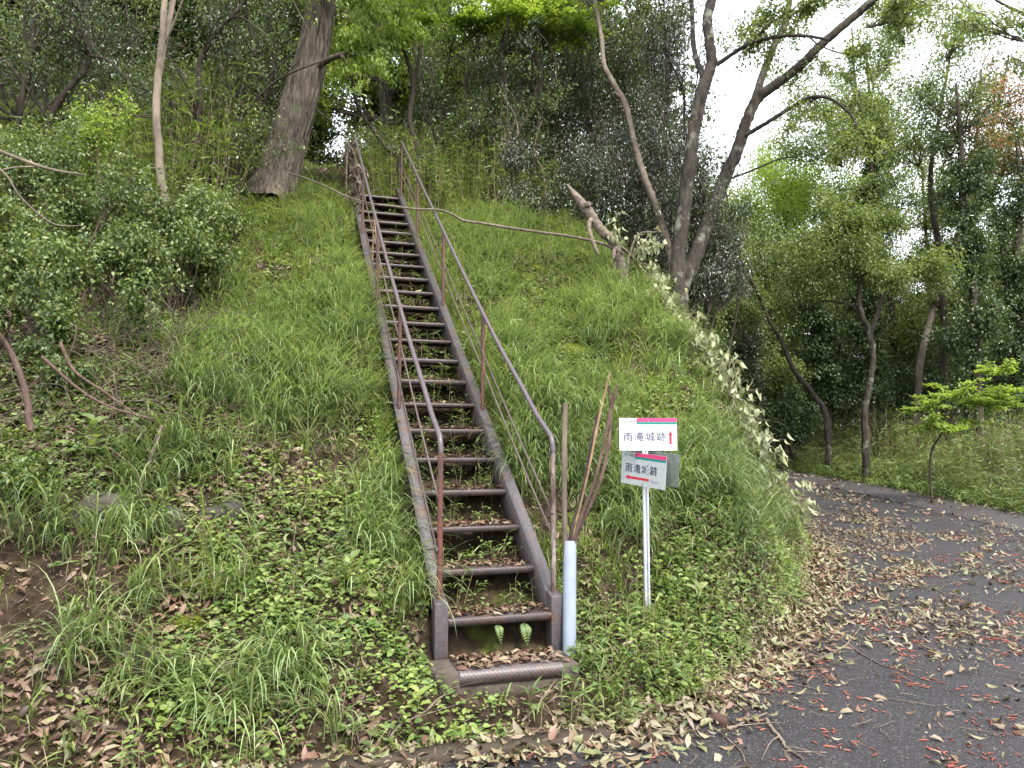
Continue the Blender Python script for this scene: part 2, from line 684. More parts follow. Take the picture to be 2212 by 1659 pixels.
M['plate'] = steelmat('plate', (0.060, 0.046, 0.046), (0.08, 0.045, 0.038), .42, .42, plate=True)
M['rail'] = steelmat('rail', (0.075, 0.058, 0.066), (0.09, 0.04, 0.03), .28, .4)
M['postred'] = steelmat('postred', (0.055, 0.03, 0.026), (0.11, 0.036, 0.024), .6, .5, streak=.3)
M['postpeel'] = steelmat('postpeel', (0.30, 0.25, 0.22), (0.05, 0.022, 0.015), .62, .5, streak=.25)
M['rod'] = steelmat('rod', (0.075, 0.055, 0.05), (0.08, 0.04, 0.03), .5, .6)
M['white_metal'] = plainmat('white_metal', (0.42, 0.44, 0.47), .4, dirt=(0.3, 0.31, 0.30), dscale=12, drange=(.5, .8))
M['board'] = plainmat('board', (0.52, 0.525, 0.57), .35, dirt=(0.36, 0.37, 0.40), dscale=45, drange=(.52, .72))
M['board_old'] = plainmat('board_old', (0.40, 0.42, 0.42), .4, dirt=(0.26, 0.28, 0.265), dscale=35, drange=(.5, .75))
M['board_back'] = plainmat('board_back', (0.17, 0.185, 0.165), .6, dirt=(0.09, 0.11, 0.085), dscale=30, drange=(.4, .7))
M['pink'] = plainmat('pink', (0.52, 0.045, 0.14), .4)
M['teal'] = plainmat('teal', (0.0, 0.19, 0.17), .4)
M['red'] = plainmat('red', (0.45, 0.02, 0.035), .4)
M['ink'] = plainmat('ink', (0.02, 0.018, 0.05), .5)
M['inkgrey'] = plainmat('inkgrey', (0.22, 0.22, 0.32), .5)
M['logo_blue'] = plainmat('logo_blue', (0.05, 0.16, 0.28), .5)
M['bolt'] = plainmat('bolt', (0.45, 0.42, 0.42), .3, metal=.9)
M['pvc'] = plainmat('pvc', (0.25, 0.285, 0.35), .4, dirt=(0.19, 0.22, 0.27), dscale=7, drange=(.4, .75))
M['pvc_in'] = plainmat('pvc_in', (0.25, 0.27, 0.32), .6)

M['bark_rough'] = barkmat('bark_rough', (0.012, 0.009, 0.007), (0.15, 0.125, 0.10), 22, 3.2, .9, moss=(0.06, 0.07, 0.03), mossamt=.1, dist=.05)
M['bark_pale'] = barkmat('bark_pale', (0.075, 0.058, 0.045), (0.20, 0.165, 0.13), 9, 4, .4)
M['bark_grey'] = barkmat('bark_grey', (0.016, 0.013, 0.011), (0.075, 0.063, 0.053), 16, 4, .8, moss=(0.16, 0.165, 0.13), mossamt=.2)
M['bark_dark'] = barkmat('bark_dark', (0.02, 0.016, 0.013), (0.085, 0.07, 0.055), 16, 5, .6, moss=(0.06, 0.07, 0.04), mossamt=.15)
M['dead_wood'] = barkmat('dead_wood', (0.06, 0.046, 0.036), (0.26, 0.215, 0.17), 20, 20, .8, dist=.03)
M['stick_red'] = barkmat('stick_red', (0.05, 0.03, 0.024), (0.14, 0.095, 0.08), 30, 12, .5)
M['stick_tan'] = barkmat('stick_tan', (0.14, 0.085, 0.05), (0.33, 0.23, 0.14), 30, 12, .5)
M['stick_black'] = barkmat('stick_black', (0.02, 0.016, 0.018), (0.12, 0.09, 0.085), 30, 12, .8)
M['twig'] = barkmat('twig', (0.05, 0.038, 0.03), (0.19, 0.155, 0.125), 20, 20, .3)
M['cut_wood'] = plainmat('cut_wood', (0.42, 0.32, 0.24), .8)

M['grass'] = leafmat('grass', [(0.025, 0.05, 0.012), (0.075, 0.14, 0.022), (0.11, 0.19, 0.032), (0.16, 0.24, 0.05), (0.10, 0.17, 0.04)], .35, .42, .45)
M['grass_long'] = leafmat('grass_long', [(0.06, 0.12, 0.03), (0.10, 0.18, 0.045), (0.15, 0.24, 0.06), (0.19, 0.27, 0.09)], .32, .35, .55)
M['dry_grass'] = leafmat('dry_grass', [(0.15, 0.11, 0.07), (0.26, 0.2, 0.13), (0.36, 0.29, 0.19)], .2, .6, .2, (1, .95, .8), False)
M['herb'] = leafmat('herb', [(0.04, 0.09, 0.015), (0.07, 0.14, 0.022), (0.12, 0.20, 0.03), (0.09, 0.16, 0.035)], .32, .45, .4)
M['herb_light'] = leafmat('herb_light', [(0.09, 0.165, 0.025), (0.13, 0.21, 0.035), (0.17, 0.25, 0.055)], .35, .5, .35)
M['sasa'] = leafmat('sasa', [(0.035, 0.08, 0.014), (0.065, 0.13, 0.02), (0.10, 0.17, 0.03), (0.14, 0.20, 0.05)], .35, .4, .45)
M['litter'] = leafmat('litter', [(0.05, 0.025, 0.016), (0.10, 0.055, 0.036), (0.17, 0.12, 0.07), (0.23, 0.20, 0.12), (0.13, 0.14, 0.055), (0.16, 0.08, 0.06), (0.27, 0.24, 0.17), (0.07, 0.04, 0.028)], .1, .5, .35, (1, .9, .7), False)
M['litter_brown'] = leafmat('litter_brown', [(0.035, 0.018, 0.012), (0.08, 0.042, 0.028), (0.13, 0.075, 0.05), (0.19, 0.11, 0.08), (0.24, 0.20, 0.13), (0.06, 0.035, 0.025)], .1, .5, .35, (1, .85, .65), False)
M['litter_green'] = leafmat('litter_green', [(0.10, 0.12, 0.045), (0.17, 0.19, 0.085), (0.25, 0.25, 0.14), (0.14, 0.11, 0.07)], .12, .42, .5, (1, 1, .7), False)
M['catkin'] = leafmat('catkin', [(0.09, 0.035, 0.018), (0.16, 0.065, 0.03), (0.22, 0.10, 0.05)], .0, .9, .1)
M['lf_shrub'] = leafmat('lf_shrub', [(0.03, 0.07, 0.014), (0.055, 0.11, 0.02), (0.09, 0.155, 0.03), (0.15, 0.21, 0.045)], .32, .4, .5)
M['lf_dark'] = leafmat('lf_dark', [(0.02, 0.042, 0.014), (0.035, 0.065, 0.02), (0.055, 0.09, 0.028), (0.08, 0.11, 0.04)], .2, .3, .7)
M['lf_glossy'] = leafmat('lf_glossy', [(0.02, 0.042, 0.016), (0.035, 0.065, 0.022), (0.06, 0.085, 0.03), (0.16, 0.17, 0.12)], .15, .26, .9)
M['lf_mid'] = leafmat('lf_mid', [(0.055, 0.105, 0.02), (0.09, 0.155, 0.03), (0.13, 0.20, 0.045), (0.18, 0.25, 0.065)], .42, .42, .4)
M['lf_bright'] = leafmat('lf_bright', [(0.11, 0.20, 0.025), (0.15, 0.26, 0.035), (0.20, 0.31, 0.05)], .55, .4, .4)
M['lf_pale'] = leafmat('lf_pale', [(0.20, 0.24, 0.12), (0.30, 0.33, 0.19), (0.38, 0.40, 0.26), (0.30, 0.29, 0.15)], .25, .5, .35, (1, 1, .7), False)
M['lf_red'] = leafmat('lf_red', [(0.13, 0.14, 0.03), (0.20, 0.13, 0.05), (0.26, 0.14, 0.07)], .45, .45, .4)
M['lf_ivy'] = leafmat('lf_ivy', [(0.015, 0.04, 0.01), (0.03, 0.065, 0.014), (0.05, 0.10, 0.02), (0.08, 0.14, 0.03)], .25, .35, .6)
M['lf_dead'] = leafmat('lf_dead', [(0.06, 0.045, 0.035), (0.13, 0.10, 0.075), (0.2, 0.16, 0.12)], .1, .7, .2, (1, .9, .8), False)

exec_after = []
# ================================================================== STRUCTURE: ground, road
def axis(segs):
    out = []
    for a, b, st in segs:
        out.append(np.arange(a, b, st))
    out.append([segs[-1][1]])
    return np.concatenate(out)


def grid_sheet(mb, xs, ys, zf, keep=None):
    X, Y = np.meshgrid(xs, ys)
    Z = zf(X, Y)
    V = np.stack([X, Y, Z], -1).reshape(-1, 3)
    nx, ny = len(xs), len(ys)
    i, j = np.meshgrid(np.arange(nx - 1), np.arange(ny - 1))
    a = (j * nx + i).ravel()
    F = np.stack([a, a + 1, a + nx + 1, a + nx], 1)
    if keep is not None:
        F = F[keep(V[F].mean(1))]
    mb.add(V, F)


mb = MB()
xs = axis([(-400, -60, 20), (-60, -15, 1.5), (-15, -5, .3), (-5, 5, .055), (5, 12, .2), (12, 60, 1.5), (60, 400, 20)])
ys = axis([(-400, -20, 20), (-20, 2, 1.0), (2, 12.5, .06), (12.5, 22, .2), (22, 60, 1.0), (60, 400, 20)])
grid_sheet(mb, xs, ys, lambda X, Y: ground(X, Y))
g = mb.build('ground', M['soil'], smooth=True)
tag(g, kind='structure')

# the road: from the mound's foot to the right edge, curving away to the left behind the mound


def edge_pts(P, n):
    return spline(P, n)


LR = np.array([(-30, -5.35), (-8, 1.3), (-3, 2.84), (-0.5, 3.58), (0.6, 3.95), (1.2, 4.5), (2.06, 5.55), (2.8, 6.85), (3.42, 8.3), (4.05, 10.3), (4.4, 13), (4.4, 16), (3.5, 19.1), (1.3, 22.1), (-3, 25.2), (-12, 30.2)])


def road_sheet(name, L_, R_, dz, mat, nu=90, nv=14):
    A = spline(L_, nu)
    B = spline(R_, nu)
    t = np.linspace(0, 1, nv)[None, :, None]
    P = A[:, None] * (1 - t) + B[:, None] * t
    X, Y = P[..., 0], P[..., 1]
    Z = zroad(Y) + dz
    V = np.stack([X, Y, Z], -1).reshape(-1, 3)
    i, j = np.meshgrid(np.arange(nv - 1), np.arange(nu - 1))
    a = (j * nv + i).ravel()
    mb = MB()
    mb.add(V, np.stack([a, a + 1, a + nv + 1, a + nv], 1))
    o = mb.build(name, mat, smooth=True)
    return tag(o, kind='structure')


RRoad = np.array([(-30, -60), (-8, -60), (3, -40), (7.6, -10), (7.9, 0), (7.95, 2), (8.0, 4), (7.98, 6), (7.92, 8), (7.8, 10.6), (7.5, 13.5), (7.0, 16), (6.2, 19.2), (3.9, 23.5), (-.6, 28.1), (-12, 33.7)])
road_sheet('road', LR, RRoad, 0.012, M['asphalt'], 160, 24)
w_ = 0.95
Lg = np.array([(6.75, -10), (6.9, 0), (6.92, 6), (6.9, 8), (6.8, 10.3), (6.5, 13.3), (6.0, 16), (5.2, 19.0), (2.9, 23.2), (-1.4, 27.4)])
Rg = np.array([(8.1, -10), (8.2, 0), (8.2, 6), (8.15, 8), (8.05, 10.4), (7.75, 13.6), (7.2, 16.2), (6.4, 19.4), (4.0, 23.8), (-.6, 28.4)])
road_sheet('road_shoulder', Lg, Rg, 0.018, M['old_asphalt'], 80, 5)

# low concrete kerb, half buried, at the foot of the steps
mb = MB()
kp = np.array([(-2.4, 3.02), (-1.2, 3.40), (-0.5, 3.62), (0.1, 3.80), (0.5, 3.93)])
K = spline(kp, 30)
T = unit(np.gradient(K, axis=0))
Nn = np.stack([-T[:, 1], T[:, 0]], 1)
rng = np.random.default_rng(3)
sec = [(-0.05, -0.03), (-0.05, 0.045), (-0.035, 0.055), (0.07, 0.055), (0.07, -0.03)]
V = np.array([[(*(K[i] + Nn[i] * a), b + 0.006 * rng.normal()) for a, b in sec] for i in range(len(K))])
F = [(i * 5 + j, i * 5 + (j + 1) % 5, (i + 1) * 5 + (j + 1) % 5, (i + 1) * 5 + j) for i in range(len(K) - 1) for j in range(5)]
mb.add(V.reshape(-1, 3), F)
tag(mb.build('kerb', M['kerb']), kind='structure')

# ================================================================== THE STAIRCASE
STAIR = thing('metal_staircase', 'steep rusty open-riser steel staircase with pipe handrails climbing the grassy bank', 'staircase', SLZ(0, 0, Z0 - .3))


def SM(V):          # local (s, l, z) -> world
    V = np.asarray(V, float)
    return np.stack([S0[0] + BX * V[:, 0] + AX * V[:, 1], S0[1] + BY * V[:, 0] + AY * V[:, 1], V[:, 2]], 1)


def bevel(o, wdt=0.003, seg=2):
    m = o.modifiers.new('bevel', 'BEVEL')
    m.width = wdt
    m.segments = seg
    m.limit_method = 'ANGLE'
    return o


HW = 0.325
SLP = RISE / RUN
rng = np.random.default_rng(8)
for k in range(NT):
    s = k * RUN
    z = Z0 + k * RISE
    mb = MB()
    # folded plate: top sheet with a turned-down nose, seen as one profile swept across
    e = 0.003 * rng.normal(size=6)
    prof = [(s, z - .038 + e[0]), (s - .004, z - .004), (s, z), (s + .245, z), (s + .245, z - .03), (s + .241, z - .03), (s + .241, z - .005), (s + .006, z - .005), (s + .004, z - .038 + e[0])]
    n = len(prof)
    V = [(a, -HW + .001, b) for a, b in prof] + [(a, HW - .001, b) for a, b in prof]
    F = [(i, (i + 1) % n, n + (i + 1) % n, n + i) for i in range(n)]
    mb.add(SM(np.array(V)), F)
    o = mb.build('tread', M['plate'], STAIR)
    o['group'] = 'steel chequer plate treads'

for sd in (-1, 1):
    mb = MB()
    l0, l1 = (HW, HW + .078) if sd > 0 else (-HW - .078, -HW)
    top = NT - 1
    sA, sB = 0.10, top * RUN + .34

    def zt(s):
        return Z0 + s * SLP + .04
    D = .19

    def slab(la, lb, h0, h1):
        V = []
        for s in (sA, sB):
            for l in (la, lb):
                for h in (h0, h1):
                    V.append((s, l, zt(s) + h))
        V = SM(np.array(V))
        mb.add(V, [(0, 1, 3, 2), (4, 6, 7, 5), (0, 4, 5, 1), (2, 3, 7, 6), (1, 5, 7, 3), (0, 2, 6, 4)])
    wi = HW if sd > 0 else -HW
    wo_ = wi + sd * .007
    slab(min(wi, wo_), max(wi, wo_), -D * 1.2, 0)            # web beside the treads
    slab(min(wo_, wi + sd * .078), max(wo_, wi + sd * .078), -.009, -.001)   # top flange
    slab(min(wo_, wi + sd * .078), max(wo_, wi + sd * .078), -D * 1.2 + .001, -D * 1.2 + .009)
    bevel(mb.build('stringer', M['steel'], STAIR), .002, 1)
    # upright foot at the bottom
    mb = MB()
    la, lb = min(wi, wi + sd * .082), max(wi, wi + sd * .082)
    zb = .20 if sd > 0 else .17
    V = [(.0, la, zb), (.0, lb, zb), (.115, lb, zb), (.115, la, zb), (.0, la, .585), (.0, lb, .585), (.10, lb, .61), (.10, la, .61)]
    mb.add(SM(np.array(V)), [(0, 3, 2, 1), (4, 5, 6, 7), (0, 1, 5, 4), (1, 2, 6, 5), (2, 3, 7, 6), (3, 0, 4, 7)])
    bevel(mb.build('stair_foot', M['steel'], STAIR), .004, 2)

KS = [.16, 5.6, 10.9, 16.3, 21.0]
for sd in (-1, 1):
    lp = sd * (HW + .040)
    zr = lambda s: Z0 + s * SLP + .885
    mb = MB()
    s0, s1 = KS[0] * RUN + .02, KS[-1] * RUN + (.05 if sd > 0 else .12)
    # rail: vertical lower post, rounded bend, long sloping pipe
    P = [(s0, lp, .60), (s0, lp, 1.0), (s0, lp, zr(s0) + .045), (s0 + .004, lp, zr(s0) + .10), (s0 + .022, lp, zr(s0) + .14), (s0 + .055, lp, zr(s0 + .055) + .125)]
    P += [(s, lp + .006 * math.sin(s * 1.3), zr(s) + .09 * max(0, 1 - (s - s0) / 1.2) + .008 * math.sin(2.1 * s)) for s in np.linspace(s0 + .3, s1, 26)]
    P = SM(np.array(P))
    R = np.full(len(P), .0172)
    # the upright end is a part with its own flaking paint
    tubes(mb, P[2:], R[2:], 14, cap=True)
    rail = mb.build('handrail', M['rail'], STAIR, smooth=True)
    mb = MB()
    tubes(mb, P[:3] + [0, 0, 0], [.0175, .0178, .0175], 14)
    lo = mb.build('newel_post', M['postpeel' if sd > 0 else 'postred'], rail, smooth=True)
    lo['label'] = 'lower handrail post with white paint flaking to rust' if sd > 0 else 'reddish brown lower handrail post'
    for k in KS[1:]:
        s = k * RUN
        mb = MB()
        zb = Z0 + s * SLP + .035
        tubes(mb, SM(np.array([(s, lp, zb), (s + .004, lp, zb + .4), (s + .002, lp, zr(s) - .005)])), [.0165] * 3, 12)
        mb.build('rail_post', M['postred'], rail, smooth=True)
    for frac in (.40, .635):
        mb = MB()
        ks = [KS[0]] + KS[1:]
        pts = []
        for a, b in zip(ks[:-1], ks[1:]):
            for t in np.linspace(0, 1, 7)[:-1]:
                s = (a + (b - a) * t) * RUN
                pts.append((s, lp + .02 * sd * (1 if frac < .5 else -.6), Z0 + s * SLP + .885 * frac + .035 * math.sin(PI * t) * (-.5 if frac < .5 else -.35)))
        s = ks[-1] * RUN
        pts.append((s, lp, Z0 + s * SLP + .885 * frac))
        tubes(mb, SM(np.array(pts)), [.0072] * len(pts), 7, cap=True)
        mb.build('rail_wire', M['rod'], rail, smooth=True)

# concrete base step with a steel nosing
STEP = thing('concrete_step', 'concrete block step with a steel plate nosing below the staircase', 'step', SLZ(-.2, -.04, .1))
mb = MB()
V = []
box(mb, (-.33, -.465, .06), (-.02, .375, .272), lambda V: SM(V))
bevel(mb.build('block', M['concrete'], STEP), .012, 2)
mb = MB()
prof = [(-.336, .205), (-.336, .276), (-.05, .276), (-.05, .2725), (-.3315, .2725), (-.3315, .205)]
n = len(prof)
V = [(a, -.33, b) for a, b in prof] + [(a, .27, b) for a, b in prof]
mb.add(SM(np.array(V)), [(i, (i + 1) % n, n + (i + 1) % n, n + i) for i in range(n)])
mb.build('nosing', M['plate'], STEP)

# ================================================================== THE SIGN
SIGN_Y = 5.05
pb = at(1397, 1243, 5.10)
SX, SY = pb[0], pb[1]
SIGN = thing('direction_sign', 'white post with stacked white direction boards in black Japanese lettering beside the stairs', 'sign', (SX, SY, gz(SX, SY)))


def frame_at(px, py, pz, yaw, tilt=0.0):
    """board frame: X along the board to the right, Y out of its face towards the reader, Z up"""
    cx, sx = math.cos(yaw), math.sin(yaw)
    X = np.array([cx, sx, 0])
    Y = np.array([sx, -cx, 0])
    Z = np.array([0, 0, 1.])
    X, Z = X * math.cos(tilt) + Z * math.sin(tilt), Z * math.cos(tilt) - X * math.sin(tilt)
    O = np.array([px, py, pz])
    return lambda V: O + np.asarray(V)[:, 0:1] * X + np.asarray(V)[:, 1:2] * Y + np.asarray(V)[:, 2:3] * Z


ztop = at(1397, 905, SY)[2]
mb = MB()
h = .019
zb = gz(SX, SY) - .15
# channel post: two flanges and a web, groove towards the road
fr = frame_at(SX, SY, 0, rad(8))
box(mb, (-h, -.012, zb), (-h + .013, .014, ztop), fr)
box(mb, (h - .013, -.012, zb), (h, .014, ztop), fr)
box(mb, (-h + .013, -.012, zb), (h - .013, .004, ztop - .001), fr)
bevel(mb.build('post', M['white_metal'], SIGN), .001, 1)


def text_mesh(s, size, fr, x, z, yoff, mat, parent, name, sx=1.0, bold=0.0, spacing=1.0):
    cu = bpy.data.curves.new('t', 'FONT')
    cu.body = s
    cu.size = size
    cu.align_x = 'LEFT'
    cu.offset = bold
    cu.space_character = spacing
    cu.resolution_u = 3
    o = bpy.data.objects.new('t', cu)
    COL.objects.link(o)
    dg = bpy.context.evaluated_depsgraph_get()
    dg.update()
    me = bpy.data.meshes.new_from_object(o.evaluated_get(dg))
    V = np.array([v.co[:] for v in me.vertices])
    polys = [tuple(p.vertices) for p in me.polygons]
    bpy.data.objects.remove(o)
    bpy.data.meshes.remove(me)
    W3 = fr(np.stack([x + V[:, 0] * sx, np.full(len(V), yoff), z + V[:, 1]], 1))
    m2 = bpy.data.meshes.new(name)
    m2.from_pydata([tuple(v) for v in W3], [], polys)
    m2.materials.append(mat)
    ob = bpy.data.objects.new(name, m2)
    COL.objects.link(ob)
    ob.parent = parent
    ob.matrix_parent_inverse = world_loc(parent).inverted()
    return ob


def poly_plate(pts, fr, y0, y1, mat, parent, name):
    n = len(pts)
    V = fr(np.array([(a, y0, b) for a, b in pts] + [(a, y1, b) for a, b in pts]))
    m2 = bpy.data.meshes.new(name)
    m2.from_pydata([tuple(v) for v in V], [], [tuple(range(n))[::-1], tuple(range(n, 2 * n))] + [(i, (i + 1) % n, n + (i + 1) % n, n + i) for i in range(n)])
    m2.materials.append(mat)
    ob = bpy.data.objects.new(name, m2)
    COL.objects.link(ob)
    ob.parent = parent
    ob.matrix_parent_inverse = world_loc(parent).inverted()
    return ob


def rect(a, b, c, d):
    return [(a, b), (c, b), (c, d), (a, d)]


def swirl(fr, cx, cz, r, parent):
    for q, mt in ((0, 'logo_blue'), (1, 'teal')):
        out, inn = [], []
        for i in range(13):
            a = PI * q + PI * .95 * i / 12 + .5
            rr = r * (1 - .25 * i / 12)
            wd = r * .55 * math.sin(PI * min(1, (i + .4) / 12.5)) * .8
            out.append((cx + rr * math.cos(a), cz + rr * math.sin(a) * .95))
            inn.append((cx + (rr - wd) * math.cos(a), cz + (rr - wd) * math.sin(a) * .95))
        poly_plate(out + inn[::-1], fr, .0032, .0038, M[mt], parent, 'logo')


def sign_board(label, fr, Wd, Ht, mat, arrow):
    """origin = lower left corner of the board"""
    b = poly_plate(rect(0, 0, Wd, Ht), fr, 0, .003, mat, SIGN, 'board')
    b['label'] = label
    f = .0030
    lo, hi = Ht * .805, Ht * .998
    poly_plate(rect(Wd * .305, Ht * .875, Wd * .998, hi), fr, f, f + .0006, M['pink'], b, 'stripe')
    poly_plate(rect(Wd * .305, lo, Wd * .998, Ht * .8735), fr, f, f + .0006, M['teal'], b, 'stripe')
    swirl(fr, Wd * .08, Ht * .90, Ht * .052, b)
    text_mesh('さぬき市', Ht * .085, fr, Wd * .125, Ht * .865, f + .0008, M['ink'], b, 'lettering', 1.12, .0001)
    if arrow == 'up':
        text_mesh('雨滝城跡', Ht * .295, fr, Wd * .065, Ht * .315, f + .0008, M['ink'], b, 'lettering', 1.03, .0004, 1.27)
        cx = Wd * .885
        poly_plate([(cx - .0085 * 1, Ht * .19), (cx + .0085, Ht * .19), (cx + .0085, Ht * .47), (cx + .0155, Ht * .47), (cx, Ht * .62), (cx - .0155, Ht * .47), (cx - .0085, Ht * .47)], fr, f, f + .0006, M['red'], b, 'arrow')
        text_mesh('約300m', Ht * .078, fr, Wd * .81, Ht * .07, f + .0008, M['inkgrey'], b, 'lettering', 1.02, .0002)
    elif arrow == 'left':
        text_mesh('雨滝城跡', Ht * .30, fr, Wd * .09, Ht * .40, f + .0008, M['ink'], b, 'lettering', 1.0, .0006, 1.17)
        z = Ht * .215
        x0, x1 = Wd * .10, Wd * .64
        poly_plate([(x0, z), (x0 + .033, z - .017), (x0 + .033, z - .0085), (x1, z - .0085), (x1, z + .0085), (x0 + .033, z + .0085), (x0 + .033, z + .017)], fr, f, f + .0006, M['red'], b, 'arrow')
        text_mesh('約300m', Ht * .095, fr, Wd * .69, Ht * .15, f + .0008, M['inkgrey'], b, 'lettering', 1.0, .0003)
    for hz in (.075, .915):
        mb = MB()
        x = Wd * .505
        P = fr(np.array([(x, f - .001, Ht * hz), (x, f + .004, Ht * hz)]))
        tubes(mb, P, [.0042, .0035], 10, cap=True)
        mb.build('bolt', M['bolt'], b)
    return b


# upper board faces the camera; corners measured at the post's depth
W1, H1 = .402, .2235
cb = at(2439 / 4032 * 2212, 1774 / 3024 * 1659, SY - .022)
sign_board('upper board with a red arrow pointing up', frame_at(cb[0], cb[1], cb[2], rad(3.0)), W1, H1, M['board'], 'up')
# lower board is turned to the left, its right edge nearer
import itertools
yawL = rad(-50)
zc = at(1397, 1776 / 3024 * 1659, SY)[2]
Hx = .2235
cen = np.array([SX, SY, 0])
fL = frame_at(SX, SY, 0, yawL)
c0 = fL(np.array([(-.195, .030, 0)]))[0]
zL = at(1384, 1906 / 3024 * 1659, c0[1] - .10)[2] - .006
sign_board('lower board turned aside with a red arrow pointing left', frame_at(c0[0], c0[1], zL + .012, yawL, rad(-5.5)), .39, .2235, M['board_old'], 'left')
# its twin on the other side of the post, seen from behind
c1 = fL(np.array([(-.165, -.055, 0)]))[0]
bb = poly_plate(rect(0, 0, .40, .2235), frame_at(c1[0], c1[1], zL + .028, yawL, rad(-5.5)), 0, .003, M['board_back'], SIGN, 'board')
bb['label'] = 'grey mildewed back of the third board'

# ================================================================== PIPE WITH WALKING STICKS
pt = at(2243.6 * .5486, 2130 * .5486, 4.72)
pz0 = at(2241 * .5486, 2480 * .5486, 4.62)
pbot = np.array([pz0[0], pz0[1], gz(pz0[0], pz0[1]) - .05])
PIPE = thing('grey_pipe', 'upright blue-grey plastic pipe holding walking sticks beside the stairs', 'pipe', pbot)
mb = MB()
tubes(mb, np.array([pbot, pbot * .5 + pt * .5, pt]), [.0415, .0415, .0415], 28)
tubes(mb, np.array([pt, pbot * .5 + pt * .5, pbot + [0, 0, .02]]), [.0375] * 3, 28, mi=1)
# annular rim
ax = unit(pt - pbot)
a1 = unit(np.cross(ax, [0, 1, .1]))
a2 = np.cross(ax, a1)
an = np.arange(28) * 2 * PI / 28
ring = np.cos(an)[:, None] * a1 + np.sin(an)[:, None] * a2
mb.add(np.concatenate([pt + ring * .0416, pt + ring * .0374]), [(i, (i + 1) % 28, 28 + (i + 1) % 28, 28 + i) for i in range(28)])
mb.build('tube', [M['pvc'], M['pvc_in']], PIPE, smooth=False)

rng = np.random.default_rng(21)


def stick(label, pts, radii, mat, group=None, knots=0, cat='stick', name='walking_stick', side=None, n=26, sides=9, lump=.04, smooth=True):
    P = spline(np.array(pts), n)
    R = np.interp(np.linspace(0, 1, n), np.linspace(0, 1, len(radii)), radii)
    if knots:
        for c in rng.uniform(.15, .95, knots):
            R = R * (1 + .28 * np.exp(-((np.linspace(0, 1, n) - c) / .018) ** 2))
    root = thing(name, label, cat, pts[0], group)
    mb = MB()
    tubes(mb, P, R, sides, cap=True, lump=lump, rng=rng)
    mb.build('shaft', mat, root, smooth=smooth)
    if side is not None:
        for sp in side:
            mb = MB()
            Q = spline(np.array(sp[0]), 10)
            tubes(mb, Q, np.linspace(sp[1], sp[1] * .5, 10), 6, cap=True)
            mb.build('side_shoot', mat, root, smooth=smooth)
    return root


def px(u, v, y):       # source pixel units
    return at(u * .5486, v * .5486, y)


SG = 'walking sticks standing in the grey pipe'
pin = pt + ax * -.35
stick('thick smooth grey-brown stick standing upright, leftmost in the pipe', [pin + [-.012, 0, 0], px(2225, 2130, 4.71), px(2222, 1850, 4.73), px(2226, 1586, 4.75)], [.0165, .0165, .0175, .0165], M['bark_pale'], SG, 3)
stick('dark blackish crooked stick leaning right in the pipe', [pin + [0, .012, 0], px(2246, 2125, 4.73), px(2290, 1950, 4.72), px(2317, 1810, 4.74), px(2340, 1690, 4.76), px(2352, 1632, 4.77)], [.012, .011, .010, .009, .006], M['stick_black'], SG, 5,
      side=[([px(2309, 1870, 4.73), px(2325, 1862, 4.72), px(2336, 1855, 4.70)], .006)])
stick('thin pale tan bamboo stick, tallest in the pipe', [pin + [.012, .005, 0], px(2258, 2120, 4.71), px(2312, 1880, 4.70), px(2360, 1640, 4.72), px(2402, 1468, 4.74)], [.010, .0085, .0080, .0070, .0055], M['stick_tan'], SG, 6)
stick('reddish brown straight stick with a broken forked tip in the pipe', [pin + [.008, -.01, 0], px(2262, 2124, 4.70), px(2345, 1880, 4.68), px(2398, 1650, 4.70), px(2432, 1518, 4.72)], [.0105, .010, .0100, .0100, .0105], M['stick_red'], SG, 4)
stick('reddish bent stick, rightmost and most curved in the pipe', [pin + [.02, 0, 0], px(2266, 2130, 4.72), px(2350, 1930, 4.72), px(2392, 1780, 4.75), px(2405, 1640, 4.78), px(2400, 1520, 4.8)], [.012, .012, .012, .0125, .0085, .0075], M['stick_red'], SG, 4)

# ================================================================== ROCKS, MOSS, CLODS


def lump_rock(name, label, cat, c, r, mat, seed, flat=1.0, group=None, par=None):
    rg = np.random.default_rng(seed)
    nu, nv = 26, 15
    th = np.linspace(0, 2 * PI, nu, endpoint=False)
    ph = np.linspace(0.02, PI - .02, nv)
    T_, P_ = np.meshgrid(th, ph)
    D = np.stack([np.cos(T_) * np.sin(P_), np.sin(T_) * np.sin(P_), np.cos(P_)], -1)
    rr = np.ones(T_.shape)
    for _ in range(9):          # planar cuts make facets
        nrm = unit(rg.normal(size=3))
        dd = rg.uniform(.62, .9)
        dot = D @ nrm
        rr = np.minimum(rr, np.where(dot > .05, dd / np.maximum(dot, .05), 9))
    rr *= 1 + .035 * rg.normal(size=rr.shape)
    V = D * rr[..., None] * np.array(r) * np.array([1, 1, flat]) + np.array(c)
    i, j = np.meshgrid(np.arange(nu), np.arange(nv - 1))
    a = (j * nu + i).ravel()
    b = (j * nu + (i + 1) % nu).ravel()
    mb = MB()
    mb.add(V.reshape(-1, 3), np.stack([a, a + nu, b + nu, b], 1))
    o = mb.build(name, mat, smooth=False)
    return tag(o, label, cat, group)


def hit(u, v, dz=0.0):
    """point of the terrain seen at a picture position"""
    b = (829.5 - v) / FD
    d = np.array([(u - 1106) / FD, CP - b * SP, SP + b * CP])
    t = np.linspace(1.5, 60, 3000)
    P = np.array([0, 0, EYE]) + t[:, None] * d
    below = P[:, 2] < ground(P[:, 0], P[:, 1])
    i = int(np.argmax(below))
    if not below.any():
        return None
    return P[i] + [0, 0, dz]


